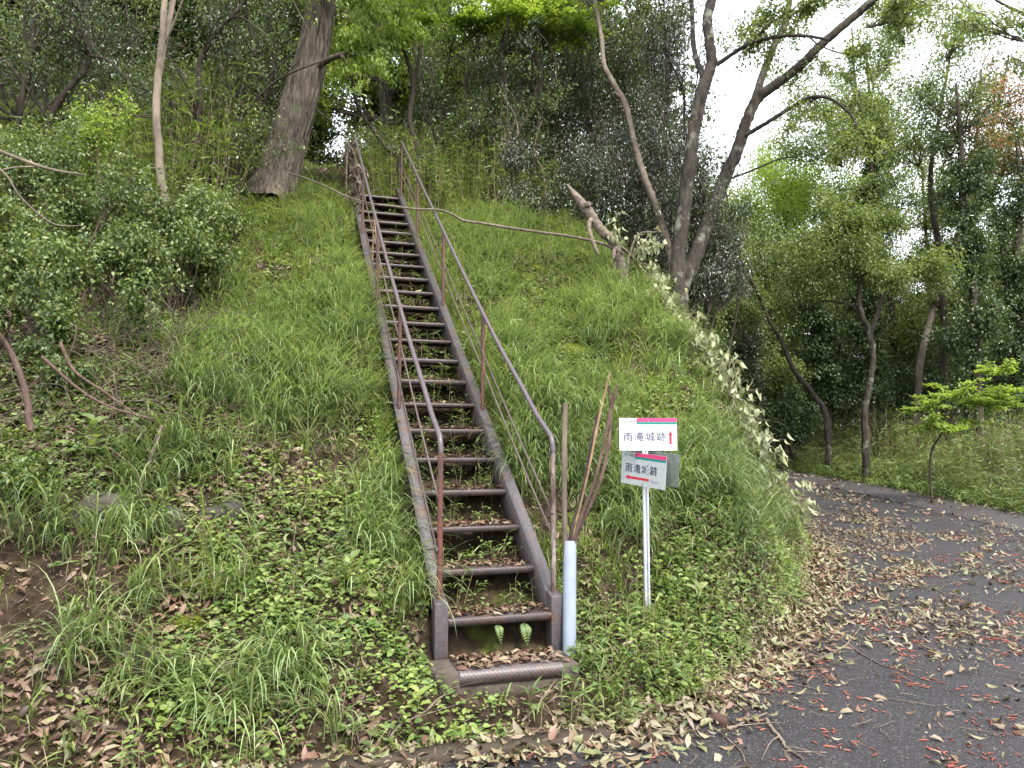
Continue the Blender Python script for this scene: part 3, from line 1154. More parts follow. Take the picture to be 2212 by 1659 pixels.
for i, (u, v, r, lab, mt) in enumerate([
        (292, 1432, (.17, .12, .12), 'bare grey rock lying in the bank at lower left', 'rock'),
        (468, 1115, (.22, .15, .15), 'dark mossy rock under drooping grass on the left bank, nearest the stairs', 'rock'),
        (350, 1128, (.15, .13, .14), 'dark rock face with moss in the middle of the left bank', 'rock'),
        (215, 1120, (.22, .15, .18), 'dark shaded rock in the left bank beside bramble leaves', 'rock'),
        (1232, 765, (.24, .2, .17), 'moss-covered boulder in the grass right of the handrail', 'moss'),
        (1150, 585, (.2, .2, .12), 'small mossy hump high in the grass right of the stairs', 'moss'),
        (430, 1270, (.20, .12, .08), 'low yellow-green moss cushion on the left bank', 'moss'),
        (395, 1340, (.16, .10, .06), 'olive moss cushion just above the bare grey rock', 'moss')]):
    p = hit(u, v)
    lump_rock('rock' if mt == 'rock' else 'mossy_rock', lab, 'rock', p + [0, .05, -.03], r, M[mt], 40 + i)
for i, (u, v, r, lab) in enumerate([(1552, 1572, (.072, .06, .052), 'reddish brown clod of earth on the leaf litter at the road edge, the nearer one'), (1518, 1452, (.065, .055, .05), 'reddish brown clod of earth half buried in leaves at the foot of the bank')]):
    p = hit(u, v)
    lump_rock('earth_clod', lab, 'clod', p + [0, .03, .022], r, M['clod'], 60 + i, group='clods of earth at the road edge')

ORD = 'leftmost,second,third,fourth,fifth,sixth,seventh,eighth,ninth,tenth,eleventh,twelfth,thirteenth,fourteenth,fifteenth,sixteenth,seventeenth,eighteenth,nineteenth,twentieth,twenty-first,twenty-second,twenty-third,twenty-fourth,twenty-fifth,twenty-sixth,twenty-seventh,twenty-eighth,twenty-ninth,thirtieth'.split(',')


def order_labels(objs, stem, where):
    """tell look-alikes apart by their order from the left"""
    objs = sorted(objs, key=lambda o: float(pix(np.array(o.location))[0]))
    for i, o in enumerate(objs):
        o['label'] = ('leftmost ' if i == 0 else '') + stem + ' ' + where + ('' if i == 0 else ', ' + ORD[min(i, 29)] + ' from the left')

# ================================================================== VEGETATION
rng = np.random.default_rng(77)
DOWN = math.atan2(-BY, -BX)      # azimuth pointing down the bank


def rnd_dir(n, r=None):
    r = r or rng
    return unit(r.normal(size=(n, 3)))


def slope_az(x, y):
    e = .15
    gx = (ground(x + e, y) - ground(x - e, y))
    gy = (ground(x, y + e) - ground(x, y - e))
    return np.arctan2(-gy, -gx), np.hypot(gx, gy) / (2 * e)


def scatter(n, x0, x1, y0, y1, cond=None, r=None):
    r = r or rng
    x = r.uniform(x0, x1, n)
    y = r.uniform(y0, y1, n)
    z = ground(x, y)
    P = np.stack([x, y, z], 1)
    u, v, d = pix(P)
    m = (d > .5) & (u > -120) & (u < 2340) & (v > -200) & (v < 1800)
    if cond is not None:
        m &= cond(x, y, z, u, v)
    return P[m]


def on_mound(x, y):
    s, l = sl_coords(x, y)
    d = foot_dist(x, y)
    return (d > 0.02) & ~((np.abs(l) < .44) & (s > -.42) & (s < 7.4))


# --- density maps of the bank, by position along (s) and across (l) the stairs
def dens_grass(x, y, s, l):
    """lush right of the stairs, patchy and sparse low on the left"""
    right = (l > 0)
    up = np.clip((s + .1) / 1.2, 0, 1)
    D = np.where(right, 0.75 + .25 * up, 0)
    lf = np.clip((s - .9) / 1.2, 0, 1)                       # left: more grass higher up
    near = np.exp(-((l + .9) / 1.7) ** 2)
    D = np.where(~right, 0.22 + lf * near * 0.8, D)
    D = D * np.where(~right & (l < -3.2) & (s > 1.0), 0.35, 1)
    D *= np.clip(1.0 + .55 * nz_a(x, y) * .7, .12, 1.5)
    D *= np.where(s > 6.9, np.clip(1 - (s - 6.9) / 2.5, .12, 1), 1)
    return D


def pick(P, f, r=None):
    r = r or rng
    s, l = sl_coords(P[:, 0], P[:, 1])
    D = f(P[:, 0], P[:, 1], s, l)
    return P[r.uniform(size=len(P)) < D]


mound_cond = lambda x, y, z, u, v: on_mound(x, y)

# short bright grass in small tufts
mb = MB()
C = pick(scatter(27000, -7, 4.6, 2.7, 15, mound_cond), dens_grass)
nb = 9
P = np.repeat(C, nb, 0)
P[:, :2] += rng.normal(size=(len(P), 2)) * .022
P[:, 2] = ground(P[:, 0], P[:, 1]) - .01
az0, st = slope_az(P[:, 0], P[:, 1])
size = np.repeat(rng.uniform(.6, 1.35, len(C)), nb)
n = len(P)
az = np.where(rng.uniform(size=n) < .62, az0 + rng.normal(size=n) * .9, rng.uniform(0, 2 * PI, n))
dist = np.linalg.norm(P[:, :2], axis=1)
blades(mb, P, az, rng.uniform(.05, .7, n), rng.uniform(.5, 2.0, n), size * rng.uniform(.07, .19, n), size * rng.uniform(.0040, .0100, n) * (1 + .05 * dist), 3)
o = mb.build('bank_grass', M['grass'])
tag(o, 'short bright green grass covering the bank', 'grass', kind='stuff')

# long drooping sedge tufts
LONG = [(560, 800, 80), (640, 790, 80), (470, 770, 60), (700, 860, 60), (430, 840, 40), (760, 700, 60), (745, 640, 40), (640, 720, 60), (520, 700, 50), (600, 900, 30), (330, 1010, 30), (410, 1030, 30), (290, 1130, 26),
        (120, 1150, 26), (1180, 900, 60), (1150, 820, 50), (1110, 760, 40), (1290, 700, 60), (1300, 880, 50), (1380, 560, 60), (1220, 550, 50), (1100, 520, 40), (1330, 640, 60), (1200, 1000, 50), (1120, 1000, 40), (1500, 760, 40), (1600, 900, 40),
        (1450, 700, 50), (1400, 1100, 40), (1500, 980, 40), (1330, 1100, 40), (1560, 1050, 40), (1640, 1130, 40), (1280, 1010, 40), (880, 1250, 16), (480, 1250, 16), (300, 1350, 14), (160, 1420, 14), (330, 1480, 14), (640, 1480, 14), (500, 1520, 14),
        (860, 1080, 40), (845, 1180, 26), (1010, 540, 30), (960, 520, 30), (1040, 620, 30), (720, 520, 40), (690, 480, 30)]
mb = MB()
pts = []
for (u, v, q) in LONG:
    k = max(3, int(q * (.5 if (u < 640 and v > 1000) else 1.1)))
    for _ in range(k):
        p = hit(u + rng.normal() * 48, v + rng.normal() * 38)
        if p is not None and foot_dist(p[0:1], p[1:2])[0] > .1:
            s_, l_ = sl_coords(p[0], p[1])
            if abs(l_) > .46:
                pts.append(p)
C = np.array(pts)
nb = 15
P = np.repeat(C, nb, 0)
P[:, :2] += rng.normal(size=(len(P), 2)) * .03
P[:, 2] = ground(P[:, 0], P[:, 1]) - .01
n = len(P)
az0, st = slope_az(P[:, 0], P[:, 1])
size = np.repeat(rng.uniform(.65, 1.25, len(C)), nb)
az = az0 + rng.normal(size=n) * .95
blades(mb, P, az, rng.uniform(.0, .55, n), rng.uniform(1.2, 2.7, n), size * rng.uniform(.24, .55, n), rng.uniform(.006, .012, n), 6)
tag(mb.build('sedge', M['grass_long']), 'long arching sedge blades drooping down the bank', 'grass', kind='stuff')

# dry straw blades among the tufts and hanging over the rocks
mb = MB()
C = pick(scatter(3000, -7, 4, 2.8, 12, mound_cond), lambda x, y, s, l: np.where(l < 0, .55, .25))
P = np.repeat(C, 5, 0)
P[:, :2] += rng.normal(size=(len(P), 2)) * .04
P[:, 2] = ground(P[:, 0], P[:, 1])
n = len(P)
az0, _ = slope_az(P[:, 0], P[:, 1])
blades(mb, P, az0 + rng.normal(size=n) * 1.0, rng.uniform(.3, 1.5, n), rng.uniform(.2, 1.6, n), rng.uniform(.1, .38, n), rng.uniform(.0025, .005, n), 4)
tag(mb.build('dry_grass', M['dry_grass']), 'dry straw-coloured grass lying among the green tufts', 'grass', kind='stuff')


# sasa / dwarf bamboo: a stem with lance leaves fanned near its top
def bamboo(mb, C, hgt, nleaf=6, L=(.10, .19), Wd=(.013, .022), spread=1.0, stem=True, lower=.35):
    n = len(C)
    az0, st = slope_az(C[:, 0], C[:, 1])
    lean = rng.uniform(.0, .35, n)
    az = az0 + rng.normal(size=n) * 1.2
    D = np.stack([np.sin(lean) * np.cos(az), np.sin(lean) * np.sin(az), np.cos(lean)], 1)
    H = np.broadcast_to(hgt, (n,))
    top = C + D * H[:, None]
    if stem:
        mid = (C + top) / 2 + rng.normal(size=(n, 3)) * .02 * H[:, None]
        tubes(mb, np.stack([C, mid, top], 1), np.stack([0 * H + .0024, 0 * H + .002, 0 * H + .001], 1), 3, mi=1)
    t = rng.uniform(lower, 1.0, (n, nleaf))
    Pp = C[:, None] + (top - C)[:, None] * t[..., None]
    a = rng.uniform(0, 2 * PI, (n, nleaf))
    el = rng.uniform(-.25, .85, (n, nleaf))
    Dd = np.stack([np.cos(a) * np.cos(el), np.sin(a) * np.cos(el), np.sin(el)], -1)
    Nn = np.broadcast_to(np.array([0, 0, 1.]), Dd.shape) + .35 * rng.normal(size=Dd.shape)
    m = n * nleaf
    leaves(mb, Pp.reshape(-1, 3), Dd.reshape(-1, 3), Nn.reshape(-1, 3), rng.uniform(*L, m), rng.uniform(*Wd, m), .25, rng.uniform(.1, .5, m)[:, None], 0, 2)


# low bamboo grass on the bank
mb = MB()
C = pick(scatter(17000, -7, 4.2, 2.8, 13, mound_cond), lambda x, y, s, l: np.where(l > 0, .42, .34) * np.clip(1 + nz_b(x, y), .1, 2))
bamboo(mb, C, rng.uniform(.08, .26, len(C)), 7, (.06, .13), (.009, .016))
tag(mb.build('bamboo_grass', [M['sasa'], M['dry_grass']]), 'low bamboo grass with lance leaves scattered over the bank', 'bamboo grass', kind='stuff')


# small leafy herbs: rosettes and creeping stems
def herbs(mb, C, nl, R, L, Wd, h=.05, seg=2, up=.5):
    n = len(C)
    m = n * nl
    a = rng.uniform(0, 2 * PI, (n, nl))
    rr = rng.uniform(.2, 1, (n, nl)) * R
    Pp = C[:, None] + np.stack([np.cos(a) * rr, np.sin(a) * rr, rng.uniform(0, 1, (n, nl)) * h], -1)
    q = Pp.reshape(-1, 3)
    gzv = ground(q[:, 0], q[:, 1])
    q[:, 2] = np.maximum(q[:, 2], gzv + .005) * .4 + .6 * (gzv + rng.uniform(.005, h, m))
    a2 = a.ravel() + rng.normal(size=m) * .7
    az0, st = slope_az(q[:, 0], q[:, 1])
    el = rng.uniform(-.3, .5, m)
    Dd = np.stack([np.cos(a2) * np.cos(el), np.sin(a2) * np.cos(el), np.sin(el)], 1)
    Nn = np.stack([np.cos(az0) * st * .5, np.sin(az0) * st * .5, np.ones(m)], 1) + .35 * rng.normal(size=(m, 3))
    leaves(mb, q, Dd, Nn, rng.uniform(*L, m), rng.uniform(*Wd, m), .3, .12, 0, seg)


def herb_d(x, y, s, l):
    D = np.where(l > 0, .62, .34 + .35 * (np.abs(s - .8) < 1.2))
    D = D * np.clip(.8 + 1.1 * nz_c(x, y), .05, 2.2)
    return D * np.where(s > 7, .3, 1)


mb = MB()
C = pick(scatter(46000, -7, 4.2, 2.7, 13, mound_cond), herb_d)
herbs(mb, C, 8, .07, (.018, .036), (.013, .024), .07)
C = pick(scatter(11000, -7, 4.2, 2.7, 11, mound_cond), herb_d)
herbs(mb, C, 6, .09, (.035, .065), (.022, .04), .10)
tag(mb.build('ground_herbs', M['herb']), 'small leafy weeds and clover covering the bank', 'weeds', kind='stuff')
mb = MB()
C = pick(scatter(5500, -7, 4.2, 2.7, 11, mound_cond), herb_d)
herbs(mb, C, 9, .10, (.025, .055), (.016, .034), .12)
pts = []
for (u, v, k) in [(1190, 790, 60), (1160, 840, 50), (1230, 850, 30), (1060, 770, 20), (700, 1090, 20), (770, 1130, 20), (740, 1270, 12), (590, 1330, 10), (470, 1210, 10), (1340, 880, 30), (1430, 880, 30)]:
    for _ in range(k):
        p = hit(u + rng.normal() * 40, v + rng.normal() * 30)
        if p is not None:
            pts.append(p)
herbs(mb, np.array(pts), 10, .11, (.03, .06), (.018, .036), .16)
tag(mb.build('ground_herbs', M['herb_light']), 'pale yellow-green young weeds in patches on the bank', 'weeds', kind='stuff')

# ---------------------------------------------------------------- leaf litter
def litter(mb, P, L=(.03, .085), asp=(.3, .5), lift=.02, tilt=.45, curl=.25):
    n = len(P)
    a = rng.uniform(0, 2 * PI, n)
    e = .12
    gx = (ground(P[:, 0] + e, P[:, 1]) - ground(P[:, 0] - e, P[:, 1])) / (2 * e)
    gy = (ground(P[:, 0], P[:, 1] + e) - ground(P[:, 0], P[:, 1] - e)) / (2 * e)
    Nn = unit(np.stack([-gx, -gy, np.ones(n)], 1) + tilt * rng.normal(size=(n, 3)) * np.array([1, 1, .3]))
    Dd = np.stack([np.cos(a), np.sin(a), np.zeros(n)], 1)
    Dd = unit(Dd - (Dd * Nn).sum(1, keepdims=True) * Nn)
    Nn = np.where(rng.uniform(size=(n, 1)) < .5, -Nn, Nn)
    Ls = rng.uniform(*L, n)
    Q = P.copy()
    Q[:, 2] += rng.uniform(.004, lift, n) + .012
    leaves(mb, Q - Dd * Ls[:, None] * .5, Dd, Nn, Ls, Ls * rng.uniform(*asp, n), rng.uniform(.1, .6), curl, 0, 2)


def litter_bank(x, y, s, l):
    D = np.where(l > 0, .22, .75)
    D = np.where((l < 0) & (s > 2.2), .35, D)
    return D * np.clip(.9 + .6 * nz_b(x, y), .1, 1.6)


mb = MB()
C = pick(scatter(110000, -7, 4.2, 2.6, 12.5, mound_cond), litter_bank)
litter(mb, C, (.025, .095), (.22, .48), lift=.04, tilt=.65)
C = scatter(60000, -5, 4.0, 2.6, 8.5, mound_cond)
litter(mb, C, (.008, .025), (.3, .7), lift=.02, tilt=.6)
tag(mb.build('leaf_litter', M['litter_brown']), 'brown fallen leaves among the plants on the bank', 'fallen leaves', kind='stuff')


def road_cond(x, y, z, u, v):
    d = foot_dist(x, y)
    return (d < .1) & (x < road_right(y) + .2)


def road_d(x, y, s, l):
    d = -foot_dist(x, y)
    across = d
    dens = np.exp(-(d / .34) ** 2) * 1.0
    band = np.exp(-((d - 1.0) / .75) ** 2) * .42 * np.clip((y - 4.6) / 1.5, 0, 1)
    mid = .10 + .22 * np.exp(-((y - 11) / 3.5) ** 2) * (d < 3)
    nn = np.clip(.75 + .75 * nz_mid(x, y) * .6 + .5 * nz_b(x, y), .04, 2)
    edge = .5 * np.exp(-((road_right(y) - x) / .3) ** 2)
    return (dens + (band + mid * .6 + edge) * nn)


mb = MB()
C = pick(scatter(95000, -5, 8, 2.2, 11, road_cond), road_d)
litter(mb, C, (.02, .09), (.22, .5), lift=.03, tilt=.35)
C = pick(scatter(50000, -5, 8, 2.2, 9, road_cond), lambda x, y, s, l: .12 + road_d(x, y, s, l))
litter(mb, C, (.006, .02), (.3, .8), lift=.008, tilt=.2)
C = pick(scatter(26000, -2, 8, 11, 22, road_cond), road_d)
litter(mb, C, (.05, .12), lift=.04, tilt=.35)
# drift of leaves against the foot of the bank
C = scatter(30000, -3, 4, 2.9, 8.5, lambda x, y, z, u, v: (np.abs(foot_dist(x, y) + .12) < .22 * rng.uniform(.3, 1, x.shape)))
litter(mb, C, (.03, .095), (.22, .48), lift=.06, tilt=.55)
tag(mb.build('leaf_litter', M['litter']), 'pale and brown fallen leaves drifted along the road edge', 'fallen leaves', kind='stuff')
mb = MB()
C = pick(scatter(5200, -5, 8, 2.2, 9, road_cond), road_d)
C2 = scatter(3200, -3, 4, 2.9, 8.5, lambda x, y, z, u, v: (np.abs(foot_dist(x, y) + .15) < .25 * rng.uniform(.3, 1, x.shape)))
litter(mb, np.concatenate([C, C2]), (.045, .11), lift=.05, tilt=.4)
tag(mb.build('leaf_litter', M['litter_green']), 'freshly fallen pale green leaves along the road edge', 'fallen leaves', kind='stuff')

# brown catkins lying on the asphalt
mb = MB()
C = pick(scatter(9000, -4, 8, 2.4, 10, road_cond), lambda x, y, s, l: np.clip(.25 + .8 * nz_mid(x, y) * .7, 0, 1) * np.where(foot_dist(x, y) < -.1, 1, .2))
C = np.concatenate([C, np.repeat(C[::4], 4, 0) + rng.normal(size=(len(C[::4]) * 4, 3)) * [.05, .05, 0]])
n = len(C)
a = rng.uniform(0, 2 * PI, n)
k = 5
t = np.linspace(-.5, .5, k)
Ls = rng.uniform(.025, .065, n)
bend = rng.normal(size=n) * .35
X = np.stack([C[:, 0, None] + np.cos(a)[:, None] * t * Ls[:, None] - np.sin(a)[:, None] * (t ** 2) * (Ls * bend)[:, None] * 2,
              C[:, 1, None] + np.sin(a)[:, None] * t * Ls[:, None] + np.cos(a)[:, None] * (t ** 2) * (Ls * bend)[:, None] * 2,
              (zroad(C[:, 1]) + .018)[:, None] + 0 * t], -1)
tubes(mb, X, np.stack([Ls * 0 + .002, Ls * 0 + .0035, Ls * 0 + .0038, Ls * 0 + .0034, Ls * 0 + .0012], 1), 5)
tag(mb.build('catkins', M['catkin']), 'rusty brown catkins scattered on the asphalt', 'catkins', kind='stuff')

# fine broken twigs everywhere on the road edge and bank
mb = MB()
C = np.concatenate([pick(scatter(2200, -4, 7, 2.4, 12, road_cond), lambda x, y, s, l: .25 + .7 * np.exp(-(foot_dist(x, y) / .8) ** 2)),
                    scatter(1900, -7, 3.5, 2.8, 10, mound_cond)])
n = len(C)
a = rng.uniform(0, 2 * PI, n)
Ls = rng.uniform(.06, .30, n)
t = np.linspace(-.5, .5, 5)
X = np.stack([C[:, 0, None] + np.cos(a)[:, None] * t * Ls[:, None], C[:, 1, None] + np.sin(a)[:, None] * t * Ls[:, None], np.zeros((n, 5))], -1)
X[..., :2] += rng.normal(size=(n, 5, 2)) * .006
X[..., 2] = ground(X[..., 0], X[..., 1]) + .02 + rng.uniform(0, .02, (n, 1))
tubes(mb, X, np.repeat(rng.uniform(.0012, .0032, n)[:, None], 5, 1), 4)
tag(mb.build('twig_litter', M['twig']), 'thin broken twigs strewn over road and bank', 'twigs', kind='stuff')

# ---------------------------------------------------------------- leaves, soil and plants on the treads
mb = MB()
mh = MB()
mg = MB()
for k in range(-1, NT):
    z = Z0 + k * RISE if k >= 0 else .276
    n = [260, 220, 150, 230, 190, 180, 160][k + 1] if k < 6 else 110
    s = k * RUN + rng.beta(1.4, 1.1, n) * .24 + .02
    l = rng.uniform(-.31, .31, n)
    if k == -1:
        s = -.30 + rng.beta(1.2, 1.0, n) * .27
    P = SM(np.stack([s, l, np.full(n, z)], 1))
    a = rng.uniform(0, 2 * PI, n)
    Dd = np.stack([np.cos(a), np.sin(a), .12 * rng.normal(size=n)], 1)
    Nn = np.array([0, 0, 1.]) + .25 * rng.normal(size=(n, 3))
    Ls = rng.uniform(.03, .085, n)
    P[:, 2] += rng.uniform(.006, .022, n)
    leaves(mb, P - Dd * Ls[:, None] * .5, Dd, Nn, Ls, Ls * rng.uniform(.3, .5, n), .35, .15, 0, 2)
    if k >= 0:
        # plants rooted in the soil just behind each tread
        c = 26 if k < 14 else 16
        s = k * RUN + rng.uniform(.20, .34, c)
        l = rng.uniform(-.30, .31, c)
        P = SM(np.stack([s, l, np.zeros(c)], 1))
        P[:, 2] = np.maximum(ground(P[:, 0], P[:, 1]), z - .12)
        sel = rng.uniform(size=c)
        a = P[sel < .6]
        if len(a):
            herbs_n = 7
            m = len(a) * herbs_n
            Q = np.repeat(a, herbs_n, 0) + np.stack([rng.normal(size=m) * .03, rng.normal(size=m) * .03, rng.uniform(.04, .17, m)], 1)
            an = rng.uniform(0, 2 * PI, m)
            Dd = np.stack([np.cos(an), np.sin(an), rng.uniform(-.3, .5, m)], 1)
            leaves(mh, Q, Dd, np.array([0, 0, 1.]) + .4 * rng.normal(size=(m, 3)), rng.uniform(.018, .042, m), rng.uniform(.012, .026, m), .3, .1, 0, 2)
        b = P[sel > .55]
        if len(b):
            bamboo(mg, b, rng.uniform(.12, .26, len(b)), 6, (.05, .12), (.008, .015))
tag(mb.build('leaf_litter', M['litter_brown']), 'fallen leaves lying on the steel treads', 'fallen leaves', kind='stuff')
tag(mh.build('ground_herbs', M['herb']), 'small weeds growing up between the treads', 'weeds', kind='stuff')
tag(mg.build('bamboo_grass', [M['sasa'], M['dry_grass']]), 'bamboo grass sprouting between the treads', 'bamboo grass', kind='stuff')

# grass overhanging the outer sides of the stringers
mb = MB()
n = 900
s = rng.uniform(.1, 7, n)
sd = np.where(rng.uniform(size=n) < .5, -1, 1)
l = sd * rng.uniform(.43, .60, n)
P = SM(np.stack([s, l, np.zeros(n)], 1))
P[:, 2] = ground(P[:, 0], P[:, 1])
P = np.repeat(P, 5, 0) + rng.normal(size=(n * 5, 3)) * [.02, .02, 0]
sd = np.repeat(sd, 5)
n = len(P)
inw = np.arctan2(-AY * sd, -AX * sd)
az = np.where(rng.uniform(size=n) < .5, inw, DOWN) + rng.normal(size=n) * .8
blades(mb, P, az, rng.uniform(0, .5, n), rng.uniform(.4, 1.8, n), rng.uniform(.10, .27, n), rng.uniform(.004, .008, n), 4)
tag(mb.build('edge_grass', M['grass']), 'grass leaning over the stair stringers', 'grass', kind='stuff')

# ---------------------------------------------------------------- verge beyond the road: bamboo grass rising to a thicket
vc = lambda x, y, z, u, v: (x > road_right(y) + .02)
mb = MB()
C = scatter(30000, 3.5, 19, 7, 27, vc)
dd = C[:, 0] - road_right(C[:, 1])
C = C[rng.uniform(size=len(C)) < np.clip(1.1 - dd * .07, .2, 1) * np.clip(14 / C[:, 1], .3, 1.0)]
dd = C[:, 0] - road_right(C[:, 1])
hh = np.clip(.14 + .50 * dd, .12, 1.15) * rng.uniform(.6, 1.15, len(C)) * (1 + .25 * nz_a(C[:, 0], C[:, 1]))
hh = np.clip(hh, .08, 1.5)
bamboo(mb, C, hh, 9, (.10, .20), (.014, .025), lower=.25)
tag(mb.build('bamboo_grass', [M['sasa'], M['dry_grass']]), 'dense bamboo grass lining the far side of the road', 'bamboo grass', kind='stuff')
mb = MB()
C = scatter(14000, 3.5, 12, 7, 26, lambda x, y, z, u, v: (x > road_right(y) - .1) & (x < road_right(y) + 1.3))
herbs(mb, C, 8, .10, (.03, .06), (.02, .035), .14, 1)
tag(mb.build('ground_herbs', M['herb']), 'low weeds along the far road edge', 'weeds', kind='stuff')
mb = MB()
P = scatter(22000, 3.5, 12, 7, 26, lambda x, y, z, u, v: (x > road_right(y) - .08) & (x < road_right(y) + 2.0))
n = len(P)
blades(mb, P, rng.uniform(0, 2 * PI, n), rng.uniform(0, .5, n), rng.uniform(.3, 1.5, n), rng.uniform(.12, .35, n), rng.uniform(.006, .012, n), 3)
tag(mb.build('verge_grass', M['grass']), 'grass along the far road edge', 'grass', kind='stuff')

# tall bamboo-grass thicket on the slope upper left and behind the stairs
mb = MB()
C = scatter(9000, -13, 0, 8.5, 19, lambda x, y, z, u, v: on_mound(x, y) & (sl_coords(x, y)[0] > 5.0) & (sl_coords(x, y)[1] < -2.0 + .0 * x))
u_, v_, d_ = pix(C)
hh = rng.uniform(.5, 1.0, len(C)) * np.interp(u_, [0, 200, 330, 480, 620], [.7, .9, 1.7, 2.0, 1.0])
bamboo(mb, C, hh, 12, (.12, .24), (.018, .032), lower=.2)
C = scatter(4000, -9, -3.2, 7, 11, lambda x, y, z, u, v: on_mound(x, y) & (sl_coords(x, y)[0] > 3.0) & (sl_coords(x, y)[1] < -2.6))
bamboo(mb, C, rng.uniform(.4, 1.0, len(C)), 10, (.12, .2), (.014, .024), lower=.3)
tag(mb.build('bamboo_thicket', [M['sasa'], M['dry_grass']]), 'tall dark bamboo-grass thicket on the upper left slope', 'bamboo grass', kind='stuff')
mb = MB()
C = scatter(16000, -7, 8, 11, 24, lambda x, y, z, u, v: on_mound(x, y) & (sl_coords(x, y)[0] > 6.9) & (np.abs(sl_coords(x, y)[1] + .9) > .9))
bamboo(mb, C, rng.uniform(.25, 1.3, len(C)), 9, (.10, .18), (.016, .03))
tag(mb.build('forest_undergrowth', [M['sasa'], M['dry_grass']]), 'dim undergrowth on the forest floor above the bank', 'undergrowth', kind='stuff')
mb = MB()
C = scatter(12000, -9, 6, 10.5, 22, lambda x, y, z, u, v: on_mound(x, y) & (sl_coords(x, y)[0] > 6.6))
litter(mb, C, (.05, .11), lift=.03)
tag(mb.build('leaf_litter', M['litter_brown']), 'brown leaves on the forest floor and path above the stairs', 'fallen leaves', kind='stuff')

# grassy clearing on the path above the stair top
mb = MB()
P = scatter(30000, -6, -1.5, 12.5, 17, lambda x, y, z, u, v: (u > 625) & (u < 780) & (v > 300) & (v < 365))
n = len(P)
blades(mb, P, rng.uniform(0, 2 * PI, n), rng.uniform(0, .8, n), rng.uniform(.3, 1.5, n), rng.uniform(.06, .16, n), rng.uniform(.008, .014, n), 3)
tag(mb.build('clearing_grass', M['grass_long']), 'bright grass patch on the path above the stair top', 'grass', kind='stuff')

# ================================================================== TREES AND SHRUBS
def ground_start(P):
    """drop the first point of a path to just under the terrain"""
    P = [np.array(p, float) for p in P]
    z = gz(P[0][0], P[0][1])
    if P[0][2] > z - .05:
        P = [np.array([P[0][0], P[0][1], z - .45])] + ([P[0]] if P[0][2] > z + .4 else []) + P[1:]
    return P


def sub_branches(c, r, n, start, rg, sag=.1):
    """branch paths from start into an ellipsoid (c, r); returns (n,7,3)"""
    E = c + unit(rg.normal(size=(n, 3))) * (rg.uniform(.25, 1, (n, 1)) ** .45) * r
    t = np.linspace(0, 1, 7)[None, :, None]
    S = np.repeat(start[None], n, 0)
    mid = (S + c) / 2 + (E - c) * .25 + rg.normal(size=(n, 3)) * r * .12
    P = (1 - t) ** 2 * S[:, None] + 2 * t * (1 - t) * mid[:, None] + t ** 2 * E[:, None]
    P[:, 1:-1] += rg.normal(size=(n, 5, 3)) * np.mean(r) * .035
    return P


def foliage(mbl, mbt, lobes, rg, LL, WW, droop=0.3, flat=False, hang=False, seg=1, twig=True, rb=.010, nbr=.9, spread=.16, tfold=.3):
    """lobes: (centre, radii, number of leaves, start point)"""
    for c, r, nl, st in lobes:
        c = np.array(c, float)
        r = np.array(r, float)
        nb = max(5, int(6 + 5 * nbr * np.mean(r)))
        B = sub_branches(c, r, nb, np.array(st, float), rg)
        # secondary twigs
        q = rg.integers(0, nb, nb * 4)
        tt = rg.uniform(.35, 1, len(q))
        k = np.clip((tt * 6).astype(int), 0, 5)
        base = B[q, k] + (B[q, k + 1] - B[q, k]) * (tt * 6 - k)[:, None]
        dirn = unit(B[q, k + 1] - B[q, k]) + rg.normal(size=(len(q), 3)) * .7
        if flat:
            dirn[:, 2] *= .25
        ln = np.mean(r) * rg.uniform(.2, .6, len(q))
        tip = base + unit(dirn) * ln[:, None]
        t = np.linspace(0, 1, 4)[None, :, None]
        W2 = base[:, None] * (1 - t) + tip[:, None] * t + rg.normal(size=(len(q), 4, 3)) * ln[:, None, None] * .05
        W2[:, 0] = base
        if twig:
            tubes(mbt, B, np.linspace(rb, rb * .25, 7)[None].repeat(nb, 0) * rg.uniform(.7, 1.2, (nb, 1)), 4)
            tubes(mbt, W2, np.linspace(rb * .35, rb * .12, 4)[None].repeat(len(q), 0), 3)
        # leaves on twigs and outer halves of branches
        n1 = int(nl * .75)
        i = rg.integers(0, len(q), n1)
        tt = rg.uniform(0.1, 1.05, n1)
        P1 = W2[i, 0] + (W2[i, -1] - W2[i, 0]) * tt[:, None]
        n2 = nl - n1
        i2 = rg.integers(0, nb, n2)
        tt = rg.uniform(.5, 1, n2) * 5.99
        k = tt.astype(int)
        P2 = B[i2, k] + (B[i2, k + 1] - B[i2, k]) * (tt - k)[:, None]
        P = np.concatenate([P1, P2])
        sg = spread * np.mean(r) * .55
        P = P + rg.normal(size=P.shape) * np.array([sg, sg, sg * (.3 if flat else .9)])
        n = len(P)
        out = unit(P - c)
        D = unit(rg.normal(size=(n, 3)) + .5 * out)
        Nn = np.array([0, 0, 1.]) + rg.normal(size=(n, 3)) * (.3 if flat else .65)
        if hang:
            D = unit(np.array([0, 0, -1.]) + rg.normal(size=(n, 3)) * .42)
            Nn = unit(rg.normal(size=(n, 3)))
        elif flat:
            D[:, 2] *= .25
        else:
            D[:, 2] -= .25
        leaves(mbl, P, D, Nn, rg.uniform(LL * .65, LL * 1.25, n), rg.uniform(WW * .7, WW * 1.2, n), tfold, droop, 0, seg)


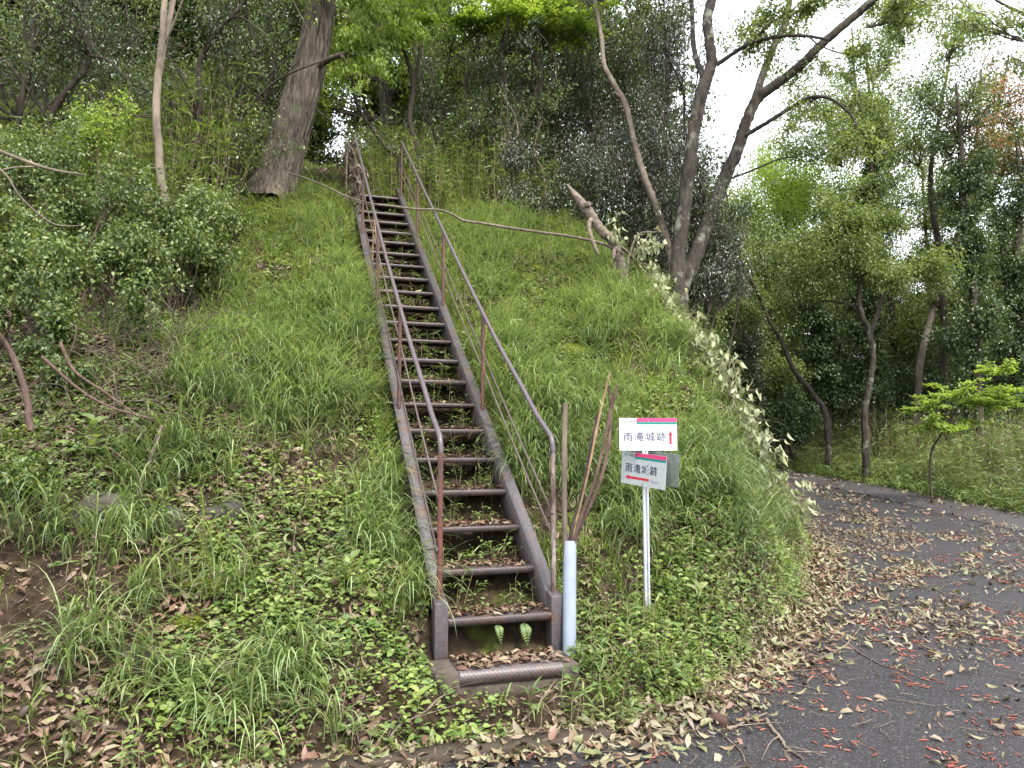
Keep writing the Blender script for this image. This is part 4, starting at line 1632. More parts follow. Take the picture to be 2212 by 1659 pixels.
def ridged_trunk(mb, P, R, sides, rg):
    k = len(P)
    T = unit(np.gradient(P, axis=0))
    Aa = unit(np.cross(T, [1, .1, 0]))
    Bb = np.cross(T, Aa)
    L = np.concatenate([[0], np.cumsum(np.linalg.norm(np.diff(P, axis=0), axis=1))])
    th = np.linspace(0, 2 * PI, sides, endpoint=False)
    TH, LL = np.meshgrid(th, L)
    h = np.zeros(TH.shape)
    for q in range(40):
        m = rg.integers(7, 34)
        kz = rg.normal() * 3.2
        h += np.cos(m * TH + kz * LL + rg.uniform(0, 6.3) + 1.2 * np.sin(LL * rg.uniform(1, 4) + rg.uniform(0, 6))) / 40 ** .5
    h = -np.abs(h) * .9 + .5
    low = np.zeros(TH.shape)
    for q in range(5):
        low += np.cos(rg.integers(1, 4) * TH + rg.normal() * .9 * LL + rg.uniform(0, 6)) * .018
    flare = np.exp(-LL / .35) * (.14 + .12 * np.cos(5 * TH + 1))
    rr = R[:, None] * (1 + low + flare) + .030 * h
    V = P[:, None] + rr[..., None] * (np.cos(TH)[..., None] * Aa[:, None] + np.sin(TH)[..., None] * Bb[:, None])
    i, j = np.meshgrid(np.arange(sides), np.arange(k - 1))
    a = (j * sides + i).ravel()
    b = (j * sides + (i + 1) % sides).ravel()
    mb.add(V.reshape(-1, 3), np.stack([a, b, b + sides, a + sides], 1))


def tree(name, label, cat, trunks, lobes, bark, leaf, seed, LL=.07, WW=.035, group=None, sides=12, limbs=(), lump=.02, crown='crown', ridged=False, **kw):
    thin = .84 if ridged else (1.0 if name in ('fallen_log', 'wilted_branch', 'withered_branch') else .72)
    trunks = [(a_, [thin * q_ for q_ in b_]) for a_, b_ in trunks]
    """trunks: list of (points, radii); the first starts in the ground"""
    rg = np.random.default_rng(seed)
    P0 = ground_start(trunks[0][0])
    root = thing(name, label, cat, (P0[0][0], P0[0][1], gz(P0[0][0], P0[0][1])), group)
    mb = MB()
    for i, (pts, radii) in enumerate(trunks):
        if i == 0:
            pts = P0
        n = max(10, len(pts) * 7)
        P = spline(np.array(pts, float), n)
        R = np.interp(np.linspace(0, 1, n), np.linspace(0, 1, len(radii)), radii)
        if ridged and i == 0:
            P = spline(np.array(pts, float), 150)
            hgt = np.linspace(0, 1, 150)
            R = np.interp(hgt, np.linspace(0, 1, len(radii)), radii)
            ridged_trunk(mb, P, R, sides, rg)
            continue
        P[1:-1] += rg.normal(size=(n - 2, 3)) * R[1:-1, None] * .06
        tubes(mb, P, R, sides if i == 0 else 8, cap=True, lump=lump, rng=rg)
    mb.build('trunk', bark, root, smooth=True)
    for pts, radii in limbs:
        mbl_ = MB()
        n = max(10, len(pts) * 6)
        P = spline(np.array(pts, float), n)
        P[1:-1] += rg.normal(size=(n - 2, 3)) * .012
        R = np.interp(np.linspace(0, 1, n), np.linspace(0, 1, len(radii)), radii)
        tubes(mbl_, P, R, 8, cap=True, lump=lump, rng=rg)
        mbl_.build('limb', bark, root, smooth=True)
    if lobes:
        a, b = MB(), MB()
        foliage(a, b, lobes, rg, LL, WW, **kw)
        if b.V:
            b.build('twigs', bark, root)
        if a.V:
            a.build(crown, leaf, root)
    return root


def A(*p):
    return [at(*q) for q in p]


def LB(u, v, y, ru, rv, n, su=None, sv=None, sy=None, dep=.8):
    """crown lobe given in picture units at depth y"""
    k = y / FD
    c = at(u, v, y)
    st = at(su if su is not None else u, sv if sv is not None else v + rv, sy if sy is not None else y)
    return (c, (ru * k, ru * k * dep, rv * k), n, st)


# 1 big leaning oak left of the stairs
tree('leaning_oak', 'thick rough-barked leaning tree trunk just left of the stair top', 'tree',
     [(A((578, 452, 10.6), (600, 380, 10.75), (628, 290, 10.9), (655, 190, 11.0), (678, 100, 11.1), (692, 10, 11.2), (700, -90, 11.3), (690, -200, 11.4)), [.46, .36, .33, .31, .285, .27, .255, .24, .2]),
      (A((676, 150, 11.0), (712, 128, 10.8), (738, 118, 10.6)), [.07, .055, .045])],
     [LB(560, -190, 11.5, 230, 110, 5200, 690, -100, 11.4), LB(820, -170, 11, 200, 90, 4200, 690, -80, 11.4), LB(690, 20, 10.4, 90, 50, 300, 700, -60, 11.2)],
     M['bark_rough'], M['lf_mid'], 101, .075, .045, sides=150, lump=.0, ridged=True)

# 2 pale slender forked tree
tree('slender_pale_tree', 'slender smooth pale tree forking into two stems, at upper left', 'tree',
     [(A((362, 470, 7.9), (350, 400, 7.95), (341, 300, 8.0), (338, 230, 8.0), (345, 130, 8.05), (352, 60, 8.1), (358, -60, 8.2), (350, -200, 8.3)), [.075, .068, .064, .062, .055, .05, .045, .035]),
      (A((343, 160, 8.05), (358, 80, 8.15), (374, 0, 8.3), (395, -120, 8.5)), [.05, .048, .045, .035]),
      (A((356, 92, 8.1), (375, 50, 8.05), (395, 0, 8.0), (420, -60, 7.9)), [.022, .018, .016, .012])],
     [LB(380, -190, 8.4, 200, 100, 2600, 358, -100, 8.2), LB(200, -150, 8.6, 160, 90, 2000, 358, -100, 8.2)],
     M['bark_pale'], M['lf_mid'], 102, .06, .03, lump=.015)

# 3 twisted vine-like stems
tree('twisted_vine', 'thin twisted pale vine stems rising between the slender tree and the leaning trunk', 'vine',
     [(A((470, 420, 9.6), (495, 340, 9.6), (493, 270, 9.6), (488, 210, 9.6), (478, 140, 9.65), (462, 90, 9.7), (456, 30, 9.7), (462, -40, 9.8)), [.020, .018, .017, .017, .016, .015, .013]),
      (A((490, 260, 9.6), (500, 190, 9.6), (486, 120, 9.6), (470, 60, 9.5), (474, -30, 9.5)), [.014, .012, .012, .01])],
     [], M['twig'], None, 103)

# 4 dark stems in the centre behind the stair head
tree('dark_stem_tree', 'dark crooked thin tree directly above the right handrail top', 'tree',
     [(A((905, 400, 13), (903, 330, 13), (885, 262, 13), (892, 190, 13), (880, 130, 13), (855, 90, 13), (830, 10, 13.1), (815, -80, 13.2)), [.085, .075, .065, .06, .055, .045, .04]),
      (A((893, 190, 13), (905, 120, 13.2), (912, 40, 13.4), (925, -60, 13.6)), [.045, .04, .035, .03])],
     [LB(820, 40, 12.2, 110, 80, 2600, 850, 80, 13), LB(780, 130, 11.4, 80, 70, 1500, 840, 40, 13), LB(880, -20, 13, 120, 80, 2400, 855, 60, 13)],
     M['bark_dark'], M['lf_bright'], 104, .10, .036, droop=.35, hang=True, seg=2, twig=True)
tree('arched_stem_tree', 'thin dark arching stem leaning over the stair head to the left', 'tree',
     [(A((862, 352, 12.2), (835, 320, 12.2), (805, 280, 12.2), (775, 235, 12.2), (762, 180, 12.2), (750, 130, 12.3), (735, 60, 12.4), (745, -40, 12.6)), [.055, .05, .045, .042, .036, .03, .025, .02])],
     [LB(740, 60, 12.0, 80, 60, 900, 745, 90, 12.3), LB(760, -60, 12.4, 120, 80, 1600, 745, 20, 12.5)], M['bark_dark'], M['lf_bright'], 105, .085, .035, droop=.3, hang=True)
tree('forked_dark_tree', 'dark sinuous forked tree in the middle of the thicket above the bank', 'tree',
     [(A((1148, 520, 12.8), (1148, 440, 12.8), (1152, 360, 12.8), (1160, 290, 12.8), (1168, 220, 12.8), (1165, 150, 12.8), (1140, 90, 12.8), (1105, 40, 12.8), (1080, -40, 12.8)), [.085, .075, .068, .06, .055, .045, .04, .03]),
      (A((1163, 260, 12.8), (1190, 190, 12.6), (1200, 140, 12.5), (1180, 90, 12.4), (1150, 60, 12.4)), [.038, .034, .03, .025, .02])],
     [LB(1110, 20, 12.6, 150, 50, 3600, 1140, 90, 12.8, dep=1.0), LB(960, 30, 12.4, 130, 45, 3000, 1105, 60, 12.8), LB(1230, 50, 12.8, 120, 45, 2600, 1150, 60, 12.6), LB(1030, -70, 12.6, 200, 60, 3600, 1090, 0, 12.8)],
     M['bark_dark'], M['lf_bright'], 106, .075, .055, flat=True, droop=.15)
tree('pale_twisted_tree', 'pale bare-branched twisted shrub beside the dark forked tree', 'tree',
     [(A((1100, 470, 12.4), (1105, 420, 12.4), (1088, 360, 12.4), (1080, 320, 12.4), (1065, 300, 12.4)), [.05, .042, .035, .028, .018]),
      (A((1092, 372, 12.4), (1100, 320, 12.3), (1118, 290, 12.2), (1112, 250, 12.2), (1095, 220, 12.2), (1075, 180, 12.2)), [.026, .022, .02, .017, .012, .008]),
      (A((1170, 500, 12.3), (1178, 420, 12.3), (1172, 370, 12.3), (1155, 330, 12.3), (1160, 290, 12.3), (1172, 260, 12.3)), [.035, .03, .026, .022, .016, .01])],
     [LB(1110, 230, 12.2, 90, 70, 260, 1095, 320, 12.3)], M['bark_pale'], M['lf_shrub'], 107, .05, .025)

# 5 pale trunk crossing the evergreen mass
tree('pale_bent_tree', 'long pale bent trunk rising through the dark evergreen shrubs right of centre', 'tree',
     [(A((1452, 580, 11.6), (1440, 520, 11.6), (1415, 440, 11.7), (1388, 370, 11.8), (1368, 300, 11.9), (1352, 230, 12), (1325, 180, 12.1), (1305, 140, 12.2), (1300, 90, 12.3), (1288, 20, 12.4), (1275, -60, 12.5), (1268, -150, 12.6)), [.085, .08, .08, .075, .072, .068, .062, .058, .052, .05, .045]),
      (A((1340, 212, 12.05), (1326, 200, 11.9)), [.045, .035])],
     [LB(1300, -100, 12.4, 180, 90, 4200, 1275, -60, 12.5), LB(1420, -40, 12.8, 110, 70, 2200, 1288, 0, 12.5)], M['bark_pale'], M['lf_mid'], 108, .06, .03)

# 6 the big pair right of centre
T6 = tree('tall_right_tree', 'tall grey tree at the right end of the bank with a bare branch arching right', 'tree',
     [(A((1462, 620, 11.0), (1468, 520, 11.0), (1480, 430, 11.0), (1492, 340, 11.0), (1503, 260, 11.0), (1520, 190, 11.0), (1536, 140, 11.0), (1533, 90, 11.0), (1528, 40, 11.0), (1542, -20, 11.1), (1550, -120, 11.2)), [.19, .165, .15, .14, .135, .13, .12, .11, .105, .10, .09]),
      (A((1548, 140, 11.0), (1580, 118, 10.9), (1625, 92, 10.7), (1690, 78, 10.5), (1745, 78, 10.3), (1790, 86, 10.2)), [.052, .045, .042, .037, .032, .028]),
      (A((1632, 88, 10.7), (1665, 50, 10.6), (1720, 15, 10.5), (1760, -30, 10.4)), [.032, .028, .022, .018]),
      (A((1524, 180, 11.0), (1500, 110, 11.4), (1495, 30, 11.8), (1490, -60, 12)), [.07, .062, .055, .05]),
      (A((1745, 78, 10.3), (1775, 100, 10.2), (1830, 118, 10.1), (1870, 112, 10.0)), [.02, .016, .013, .009])],
     [LB(1560, -130, 11.5, 230, 80, 5000, 1545, -60, 11.1), LB(1700, 20, 10.4, 110, 45, 1000, 1720, 30, 10.5), LB(1640, 100, 10.8, 90, 55, 800, 1650, 60, 10.6), LB(1880, 140, 10, 70, 60, 600, 1830, 118, 10.1), LB(1980, 20, 9.4, 90, 40, 700, 1870, 60, 9.8)],
     M['bark_grey'], M['lf_mid'], 109, .075, .032, sides=24, lump=.03)
tree('leaning_right_tree', 'grey tree leaning right beside the tall tree and forking towards the upper right', 'tree',
     [(A((1470, 640, 11.3), (1500, 560, 11.4), (1540, 450, 11.6), (1572, 370, 11.7), (1598, 310, 11.8), (1610, 270, 11.8), (1635, 215, 11.8), (1680, 180, 11.7), (1725, 145, 11.6), (1765, 105, 11.5), (1810, 65, 11.4), (1880, 5, 11.3), (1950, -60, 11.2)), [.185, .17, .16, .15, .145, .135, .125, .115, .105, .10, .09, .085, .07]),
      (A((1625, 235, 11.8), (1645, 170, 12.0), (1672, 100, 12.2), (1700, 40, 12.4), (1710, -60, 12.6)), [.10, .09, .085, .075, .065]),
      (A((1597, 300, 11.8), (1640, 275, 11.6), (1700, 238, 11.4), (1745, 212, 11.2), (1790, 212, 11.1), (1830, 240, 11.0), (1855, 275, 10.9)), [.055, .05, .046, .04, .034, .028, .02]),
      (A((1565, 390, 11.7), (1620, 370, 11.5), (1680, 345, 11.3), (1720, 338, 11.2)), [.03, .024, .018, .012])],
     [LB(1760, 250, 11.2, 110, 50, 800, 1760, 212, 11.2), LB(1860, 330, 10.9, 75, 60, 700, 1850, 270, 10.9), LB(1900, -30, 11.3, 180, 60, 2200, 1880, 5, 11.3), LB(1760, 160, 11.6, 90, 50, 500, 1765, 120, 11.5), LB(1690, 30, 12.4, 110, 80, 1200, 1700, 50, 12.4), LB(2020, 60, 10.8, 110, 60, 900, 1940, -30, 11.2)],
     M['bark_grey'], M['lf_mid'], 110, .075, .03, sides=20, lump=.03)

# ---- shrubs and evergreen masses
EV = 'dark small-leaved evergreen shrubs above the bank'
evs = [(1210, 430, 12.6, 120, 110, 'left of the fallen log'), (1290, 300, 12.8, 120, 120, 'behind the pale bent trunk, low'), (1380, 190, 12.6, 130, 120, 'behind the pale bent trunk, high'),
       (1240, 150, 13.6, 120, 110, 'high in the thicket centre'), (1480, 330, 12.2, 110, 130, 'just left of the tall right tree'), (1420, 60, 13.0, 130, 100, 'at the top edge of the picture'),
       (1560, 430, 11.8, 85, 130, 'right of the tall right tree'), (1400, 440, 12.2, 100, 100, 'behind the fallen log'), (1510, 500, 11.4, 80, 70, 'at the foot of the tall right tree'), (1010, 400, 12.4, 90, 80, 'right of the handrail tops'), (1110, 390, 12.2, 90, 80, 'around the forked dark tree')]
for i, (u, v, y, ru, rv, wh) in enumerate(evs):
    c = at(u, v, y)
    base = np.array([c[0], c[1] + .3, gz(c[0], c[1] + .3)])
    lob = []
    rg = np.random.default_rng(300 + i)
    trs = []
    for q in range(4):
        e = c + rg.normal(size=3) * [.5, .4, .5]
        m = (base + e) / 2 + rg.normal(size=3) * .2
        trs.append(([base + rg.normal(size=3) * [.15, .15, 0], m, e], [.03, .022, .01]))
        k = y / FD
        lob.append((e, (ru * k * .75, ru * k * .6, rv * k * .75), 1500, m))
    tree('evergreen_shrub', 'dark glossy small-leaved evergreen shrub ' + wh, 'shrub', trs, lob, M['bark_dark'], M['lf_glossy' if i % 3 else 'lf_dark'], 320 + i, .058, .02, group=EV, spread=.3)

# thicket of dark thin stems in the centre
for i in range(22):
    rg = np.random.default_rng(400 + i)
    u = 930 + i * 26 + rg.normal() * 14
    y = rg.uniform(12.2, 15.5)
    v0 = 430 - (y - 12) * 12
    pts = [at(u, v0, y)]
    uu, vv = u, v0
    for q in range(6):
        uu += rg.normal() * 16
        vv -= 75
        pts.append(at(uu, vv, y + rg.normal() * .15))
    r0 = rg.uniform(.022, .06)
    tree('thicket_sapling', 'thin dark sapling stem in the shaded thicket between the stairs and the tall right tree', 'sapling',
         [(pts, [r0, r0 * .9, r0 * .8, r0 * .7, r0 * .5]), ([pts[2], pts[3] + rg.normal(size=3) * .4, pts[4] + rg.normal(size=3) * .6], [r0 * .5, r0 * .4, r0 * .25])],
         [(pts[q] + rg.normal(size=3) * .3, (.6, .6, .5), 330, pts[q - 1]) for q in (2, 3, 4, 5)], M['bark_dark' if i % 3 else 'bark_grey'], M['lf_shrub' if i % 2 else 'lf_dark'], 430 + i, .055, .026,
         group='saplings of the shaded thicket', sides=7, rb=.007)

# left: shrubs with round leaves in front, dark tangle behind
LS = [(90, 300, 6.9, 120, 90, 2300, 'at the far left edge above the bare branch'), (230, 400, 6.7, 130, 80, 2600, 'in front of the pale slender tree, left part'), (390, 430, 6.9, 110, 80, 2300, 'in front of the pale slender tree, right part'),
      (120, 480, 5.9, 120, 90, 2300, 'below the bare branch at the left edge'), (300, 560, 6.3, 120, 75, 1500, 'lower left centre below the pale slender tree'), (60, 620, 5.5, 90, 90, 1400, 'low at the left edge beside the brown stem'),
      (210, 290, 7.6, 80, 60, 1100, 'with upright young yellow-green shoots'),
      (90, 760, 5.2, 100, 90, 1500, 'in the dark middle of the left bank'), (250, 690, 5.9, 120, 70, 1500, 'over the dry brushwood left of the sedge'), (430, 560, 7.2, 80, 60, 1200, 'between the brushwood and the grassy slope'), (60, 1000, 4.5, 70, 60, 800, 'low at the left edge above the rocks'), (470, 440, 8.3, 70, 50, 1100, 'at the foot of the thick leaning trunk')]
for i, (u, v, y, ru, rv, nl, wh) in enumerate(LS):
    rg = np.random.default_rng(500 + i)
    c = at(u, v, y)
    base = np.array([c[0] - .1, c[1] + .1, gz(c[0] - .1, c[1] + .1)])
    k = y / FD
    trs, lob = [], []
    for q in range(5):
        e = c + rg.normal(size=3) * np.array([ru * .55, ru * .4, rv * .5]) * k
        m = (base + e) / 2 + rg.normal(size=3) * .1
        trs.append(([base + rg.normal(size=3) * [.1, .1, 0], m, e], [.012, .009, .004]))
        lob.append((e, (ru * k * .65, ru * k * .5, rv * k * .65), int(nl * .5), m))
    tree('leafy_shrub', 'bright round-leaved shrub ' + wh, 'shrub', trs, lob, M['stick_red'], M['lf_shrub' if i != 6 else 'lf_bright'], 520 + i, .040, .026, spread=.3, rb=.005, group='leafy shrubs on the left bank')

# dark tangle upper left: many leaning stems and fine foliage
for i in range(14):
    rg = np.random.default_rng(600 + i)
    u = -40 + i * 45 + rg.normal() * 20
    y = rg.uniform(8.8, 12.0)
    base = at(u, 400, y)
    lean = rg.normal() * 60
    pts = [base, at(u + lean * .5, 260, y), at(u + lean + rg.normal() * 30, 120, y), at(u + lean * 1.6, -10, y), at(u + lean * 2, -120, y)]
    r0 = rg.uniform(.03, .075)
    lob = [(np.array(pts[q]) + rg.normal(size=3) * .3, (.95, .8, .75), 850, pts[q - 1]) for q in (1, 2, 3, 4)]
    side = at(u + lean + rg.normal() * 200, 130 + rg.normal() * 60, y - .3)
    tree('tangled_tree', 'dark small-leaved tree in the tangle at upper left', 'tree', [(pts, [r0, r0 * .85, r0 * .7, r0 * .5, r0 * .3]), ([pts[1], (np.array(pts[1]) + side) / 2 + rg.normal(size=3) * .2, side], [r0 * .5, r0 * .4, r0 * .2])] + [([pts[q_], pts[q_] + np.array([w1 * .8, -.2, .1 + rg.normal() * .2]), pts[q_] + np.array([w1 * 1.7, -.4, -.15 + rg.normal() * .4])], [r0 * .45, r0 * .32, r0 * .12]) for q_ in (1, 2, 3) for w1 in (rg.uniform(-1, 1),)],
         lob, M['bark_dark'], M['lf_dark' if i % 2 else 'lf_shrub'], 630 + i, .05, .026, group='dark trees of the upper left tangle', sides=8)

# ---- right side
tree('twisted_small_tree', 'small twisted dark-stemmed tree with a round pale green crown beyond the road', 'tree',
     [(A((1868, 905, 15.5), (1878, 830, 15.5), (1886, 770, 15.5), (1878, 715, 15.5), (1866, 690, 15.5), (1856, 650, 15.5), (1862, 600, 15.5), (1880, 570, 15.5), (1870, 520, 15.5), (1848, 500, 15.5), (1850, 470, 15.5), (1835, 430, 15.5)), [.12, .10, .09, .085, .075, .07, .06, .055, .045, .038, .03, .02]),
      (A((1880, 720, 15.5), (1898, 670, 15.4), (1912, 630, 15.3), (1960, 600, 15.2), (2010, 560, 15.1)), [.08, .07, .055, .04, .025]),
      (A((1864, 690, 15.5), (1840, 660, 15.6), (1790, 650, 15.6), (1730, 660, 15.6)), [.06, .045, .035, .02])],
     [LB(1850, 540, 15.3, 150, 80, 9500, 1860, 600, 15.5), LB(1790, 480, 15.4, 85, 60, 4200, 1850, 500, 15.5), LB(1890, 450, 15.2, 95, 60, 4500, 1850, 480, 15.5), LB(1980, 590, 15.1, 90, 55, 3800, 1960, 600, 15.2), LB(1760, 600, 15.5, 80, 55, 3000, 1790, 640, 15.6), LB(1900, 380, 15.6, 70, 50, 2600, 1840, 440, 15.5)],
     M['bark_grey'], M['lf_mid'], 120, .07, .036, spread=.25, lump=.06)
tree('roadside_maple', 'low maple sapling with flat layered bright leaves at the right edge above the bamboo grass', 'sapling',
     [(A((2010, 990, 12.6), (2040, 930, 12.5), (2070, 880, 12.4), (2110, 840, 12.3), (2160, 810, 12.2)), [.03, .026, .02, .014, .008]), (A((2040, 930, 12.5), (1990, 880, 12.5), (1960, 850, 12.4)), [.018, .012, .007])],
     [LB(2110, 835, 12.2, 110, 26, 1700, 2090, 870, 12.4), LB(2010, 870, 12.4, 80, 20, 900, 2010, 890, 12.5), LB(2170, 880, 12.2, 90, 28, 1300, 2110, 860, 12.3), LB(2030, 915, 12.2, 110, 22, 1100, 2040, 920, 12.5), LB(2160, 790, 12.0, 70, 16, 600, 2150, 815, 12.2)],
     M['bark_dark'], M['lf_bright'], 121, .06, .045, flat=True, dep=1.0) if False else tree('roadside_maple', 'low maple sapling with flat layered bright leaves at the right edge above the bamboo grass', 'sapling',
     [(A((2010, 990, 12.6), (2040, 930, 12.5), (2070, 880, 12.4), (2110, 840, 12.3), (2160, 810, 12.2)), [.03, .026, .02, .014, .008]), (A((2040, 930, 12.5), (1990, 880, 12.5), (1960, 850, 12.4)), [.018, .012, .007])],
     [LB(2110, 835, 12.2, 110, 26, 1700, 2090, 870, 12.4), LB(2010, 870, 12.4, 80, 20, 900, 2010, 890, 12.5), LB(2170, 880, 12.2, 90, 28, 1300, 2110, 860, 12.3), LB(2030, 915, 12.2, 110, 22, 1100, 2040, 920, 12.5), LB(2160, 790, 12.0, 70, 16, 600, 2150, 815, 12.2)],
     M['bark_dark'], M['lf_bright'], 121, .06, .045, flat=True)
tree('leaning_thin_tree', 'thin pale trunk leaning left over the dark hollow beyond the road bend', 'tree',
     [(A((1785, 905, 17), (1755, 850, 17), (1715, 800, 17), (1690, 740, 17), (1660, 690, 17), (1640, 640, 17), (1600, 560, 17)), [.10, .09, .085, .07, .06, .05, .04])],
     [LB(1620, 640, 17, 90, 70, 2600, 1650, 670, 17), LB(1570, 560, 17, 90, 70, 2400, 1620, 590, 17)], M['bark_grey'], M['lf_mid'], 122, .075, .036)
tree('straight_grey_tree', 'straight brownish trunk right of the twisted small tree', 'tree',
     [(A((1982, 900, 18), (1984, 840, 18), (1988, 780, 18), (2010, 690, 18.2), (2040, 600, 18.4), (2070, 500, 18.6), (2095, 400, 18.8), (2110, 300, 19), (2120, 150, 19)), [.13, .12, .12, .11, .10, .09, .075, .06, .04]),
      (A((2050, 570, 18.4), (2080, 545, 18.2), (2130, 520, 18)), [.06, .045, .03])],
     [LB(2050, 620, 18, 100, 60, 3200, 2020, 660, 18.2), LB(2120, 470, 18.2, 100, 60, 3000, 2090, 440, 18.7), LB(2160, 320, 18.8, 90, 70, 2400, 2110, 320, 19)], M['bark_pale'], M['lf_mid'], 123, .08, .038)
for i, (u0, v0, u1, v1, y, w_, lab) in enumerate([(1886, 880, 1870, 560, 18.5, .26, 'ivy-wrapped dark trunk behind the twisted small tree'), (1890, 520, 1880, 230, 22, .30, 'ivy-covered trunk top standing against the sky'),
                                                (2110, 820, 2075, 300, 16.5, .36, 'ivy-covered tree column near the right edge'), (2195, 840, 2205, 420, 17.5, .4, 'ivy-covered tree column cut by the right edge'), (1790, 880, 1745, 640, 19, .24, 'ivy-wrapped leaning trunk at the mouth of the dark hollow')]):
    rg = np.random.default_rng(700 + i)
    pts = [at(u0, v0, y), at((u0 * 2 + u1) / 3 + 6, (v0 * 2 + v1) / 3, y), at((u0 + 2 * u1) / 3 - 4, (v0 + 2 * v1) / 3, y), at(u1, v1, y), at(u1 - 10, v1 - 120, y)]
    k = y / FD
    lob = []
    for t in np.linspace(0, 1, 9):
        c = np.array(pts[0]) * (1 - t) + np.array(pts[3]) * t
        q = rg.uniform(.8, 1.3) * (1 if i != 1 else 1.3)
        lob.append((c + rg.normal(size=3) * .1, (w_ * 1.9 * q, w_ * 1.9 * q, w_ * 2.4), 1700, c))
    lob.append((np.array(pts[4]), (1.6, 1.4, 1.0), 1300, pts[3]))
    tree('ivy_tree', lab, 'tree', [(pts, [w_ * .42, w_ * .38, w_ * .33, w_ * .27, w_ * .1])], lob, M['bark_dark'], M['lf_ivy'], 720 + i, .075, .05, spread=.25, rb=.02)

# airy trees against the sky
SKY = [('sky_tree', 'airy pale green tree reaching into the sky gap right of the leaning tree', [(1950, 900, 21), (1930, 700, 21), (1900, 500, 21), (1880, 350, 21), (1850, 200, 21), (1840, 60, 21)], [(1850, 330, 21, 120, 50, 2600), (1760, 300, 21, 90, 50, 2000), (1940, 260, 21, 110, 60, 2200), (1830, 190, 21, 90, 50, 1300), (1900, 110, 21, 90, 50, 1000), (1720, 200, 21, 80, 60, 900)], 'lf_mid', .09),
       ('sky_tree', 'airy tree with reddish young leaves at the upper right edge', [(2170, 900, 19), (2180, 700, 19), (2160, 500, 19), (2120, 380, 19), (2150, 260, 19), (2180, 120, 19)], [(2120, 260, 19, 100, 60, 1500), (2180, 180, 19, 90, 60, 1300), (2080, 340, 19, 90, 50, 1100), (2190, 330, 18.5, 80, 50, 1400)], 'lf_red', .085),
       ('sky_tree', 'sparse pale green tree filling the sky gap left of the reddish one', [(2040, 900, 17.5), (2035, 600, 17.5), (2010, 400, 17.5), (2030, 250, 17.5), (2060, 80, 17.5)], [(2010, 170, 17.5, 90, 60, 1100), (2080, 70, 17.5, 90, 60, 1100), (1960, 300, 17.5, 80, 50, 900), (2080, 200, 17.5, 70, 50, 700), (1900, 40, 17.5, 90, 50, 800)], 'lf_mid', .085),
       ('sky_tree', 'green leafy boughs hanging from the top right corner', [(2350, 900, 14), (2380, 500, 14), (2340, 200, 14), (2250, 60, 14), (2150, 0, 14)], [(2180, 20, 14, 110, 45, 900), (2200, 110, 13.5, 70, 40, 400), (2080, 30, 13.5, 90, 40, 600)], 'lf_mid', .08),
       ('sky_tree', 'bright green rounded tree behind the leaning tree, above the dark hollow', [(1720, 900, 24), (1710, 700, 24), (1700, 500, 24), (1690, 400, 24)], [(1700, 350, 24, 110, 70, 5500), (1660, 450, 23, 100, 80, 6000), (1790, 420, 24, 80, 60, 3800), (1740, 540, 23, 100, 70, 5000)], 'lf_bright', .10),
       ('sky_tree', 'yellow-green rounded tree low behind the twisted small tree', [(1800, 900, 26), (1800, 700, 26), (1790, 600, 26)], [(1780, 520, 26, 110, 60, 5200), (1860, 640, 25, 120, 70, 5200), (1720, 640, 24, 100, 70, 4800)], 'lf_mid', .10),
       ('sky_tree', 'tall loose green tree between the ivy columns', [(2020, 900, 22), (2010, 700, 22), (2000, 500, 22), (1990, 350, 22)], [(2000, 420, 22, 90, 60, 2400), (2080, 520, 21, 90, 70, 3200), (1980, 330, 22, 80, 50, 1100), (2060, 400, 21, 80, 50, 1500), (2150, 620, 20, 90, 90, 3800), (2050, 700, 20, 110, 70, 3800)], 'lf_mid', .09)]
for i, (nm, lab, tr, lbs, lf, LLL) in enumerate(SKY):
    rr = np.linspace(.16, .03, len(tr))
    tree(nm, lab, 'tree', [(A(*tr), list(rr))], [LB(*q, su=tr[-2][0], sv=tr[-2][1], sy=tr[-2][2]) if j < 1 else LB(*q, su=(q[0] + tr[-3][0]) / 2, sv=q[1] + 60, sy=q[2]) for j, q in enumerate([(a_[0], a_[1], a_[2], a_[3] * 1.2, a_[4] * 1.25, int(a_[5] * 1.8)) for a_ in lbs])], M['bark_dark'], M[lf], 740 + i, LLL, LLL * .45, spread=.28, rb=.02)

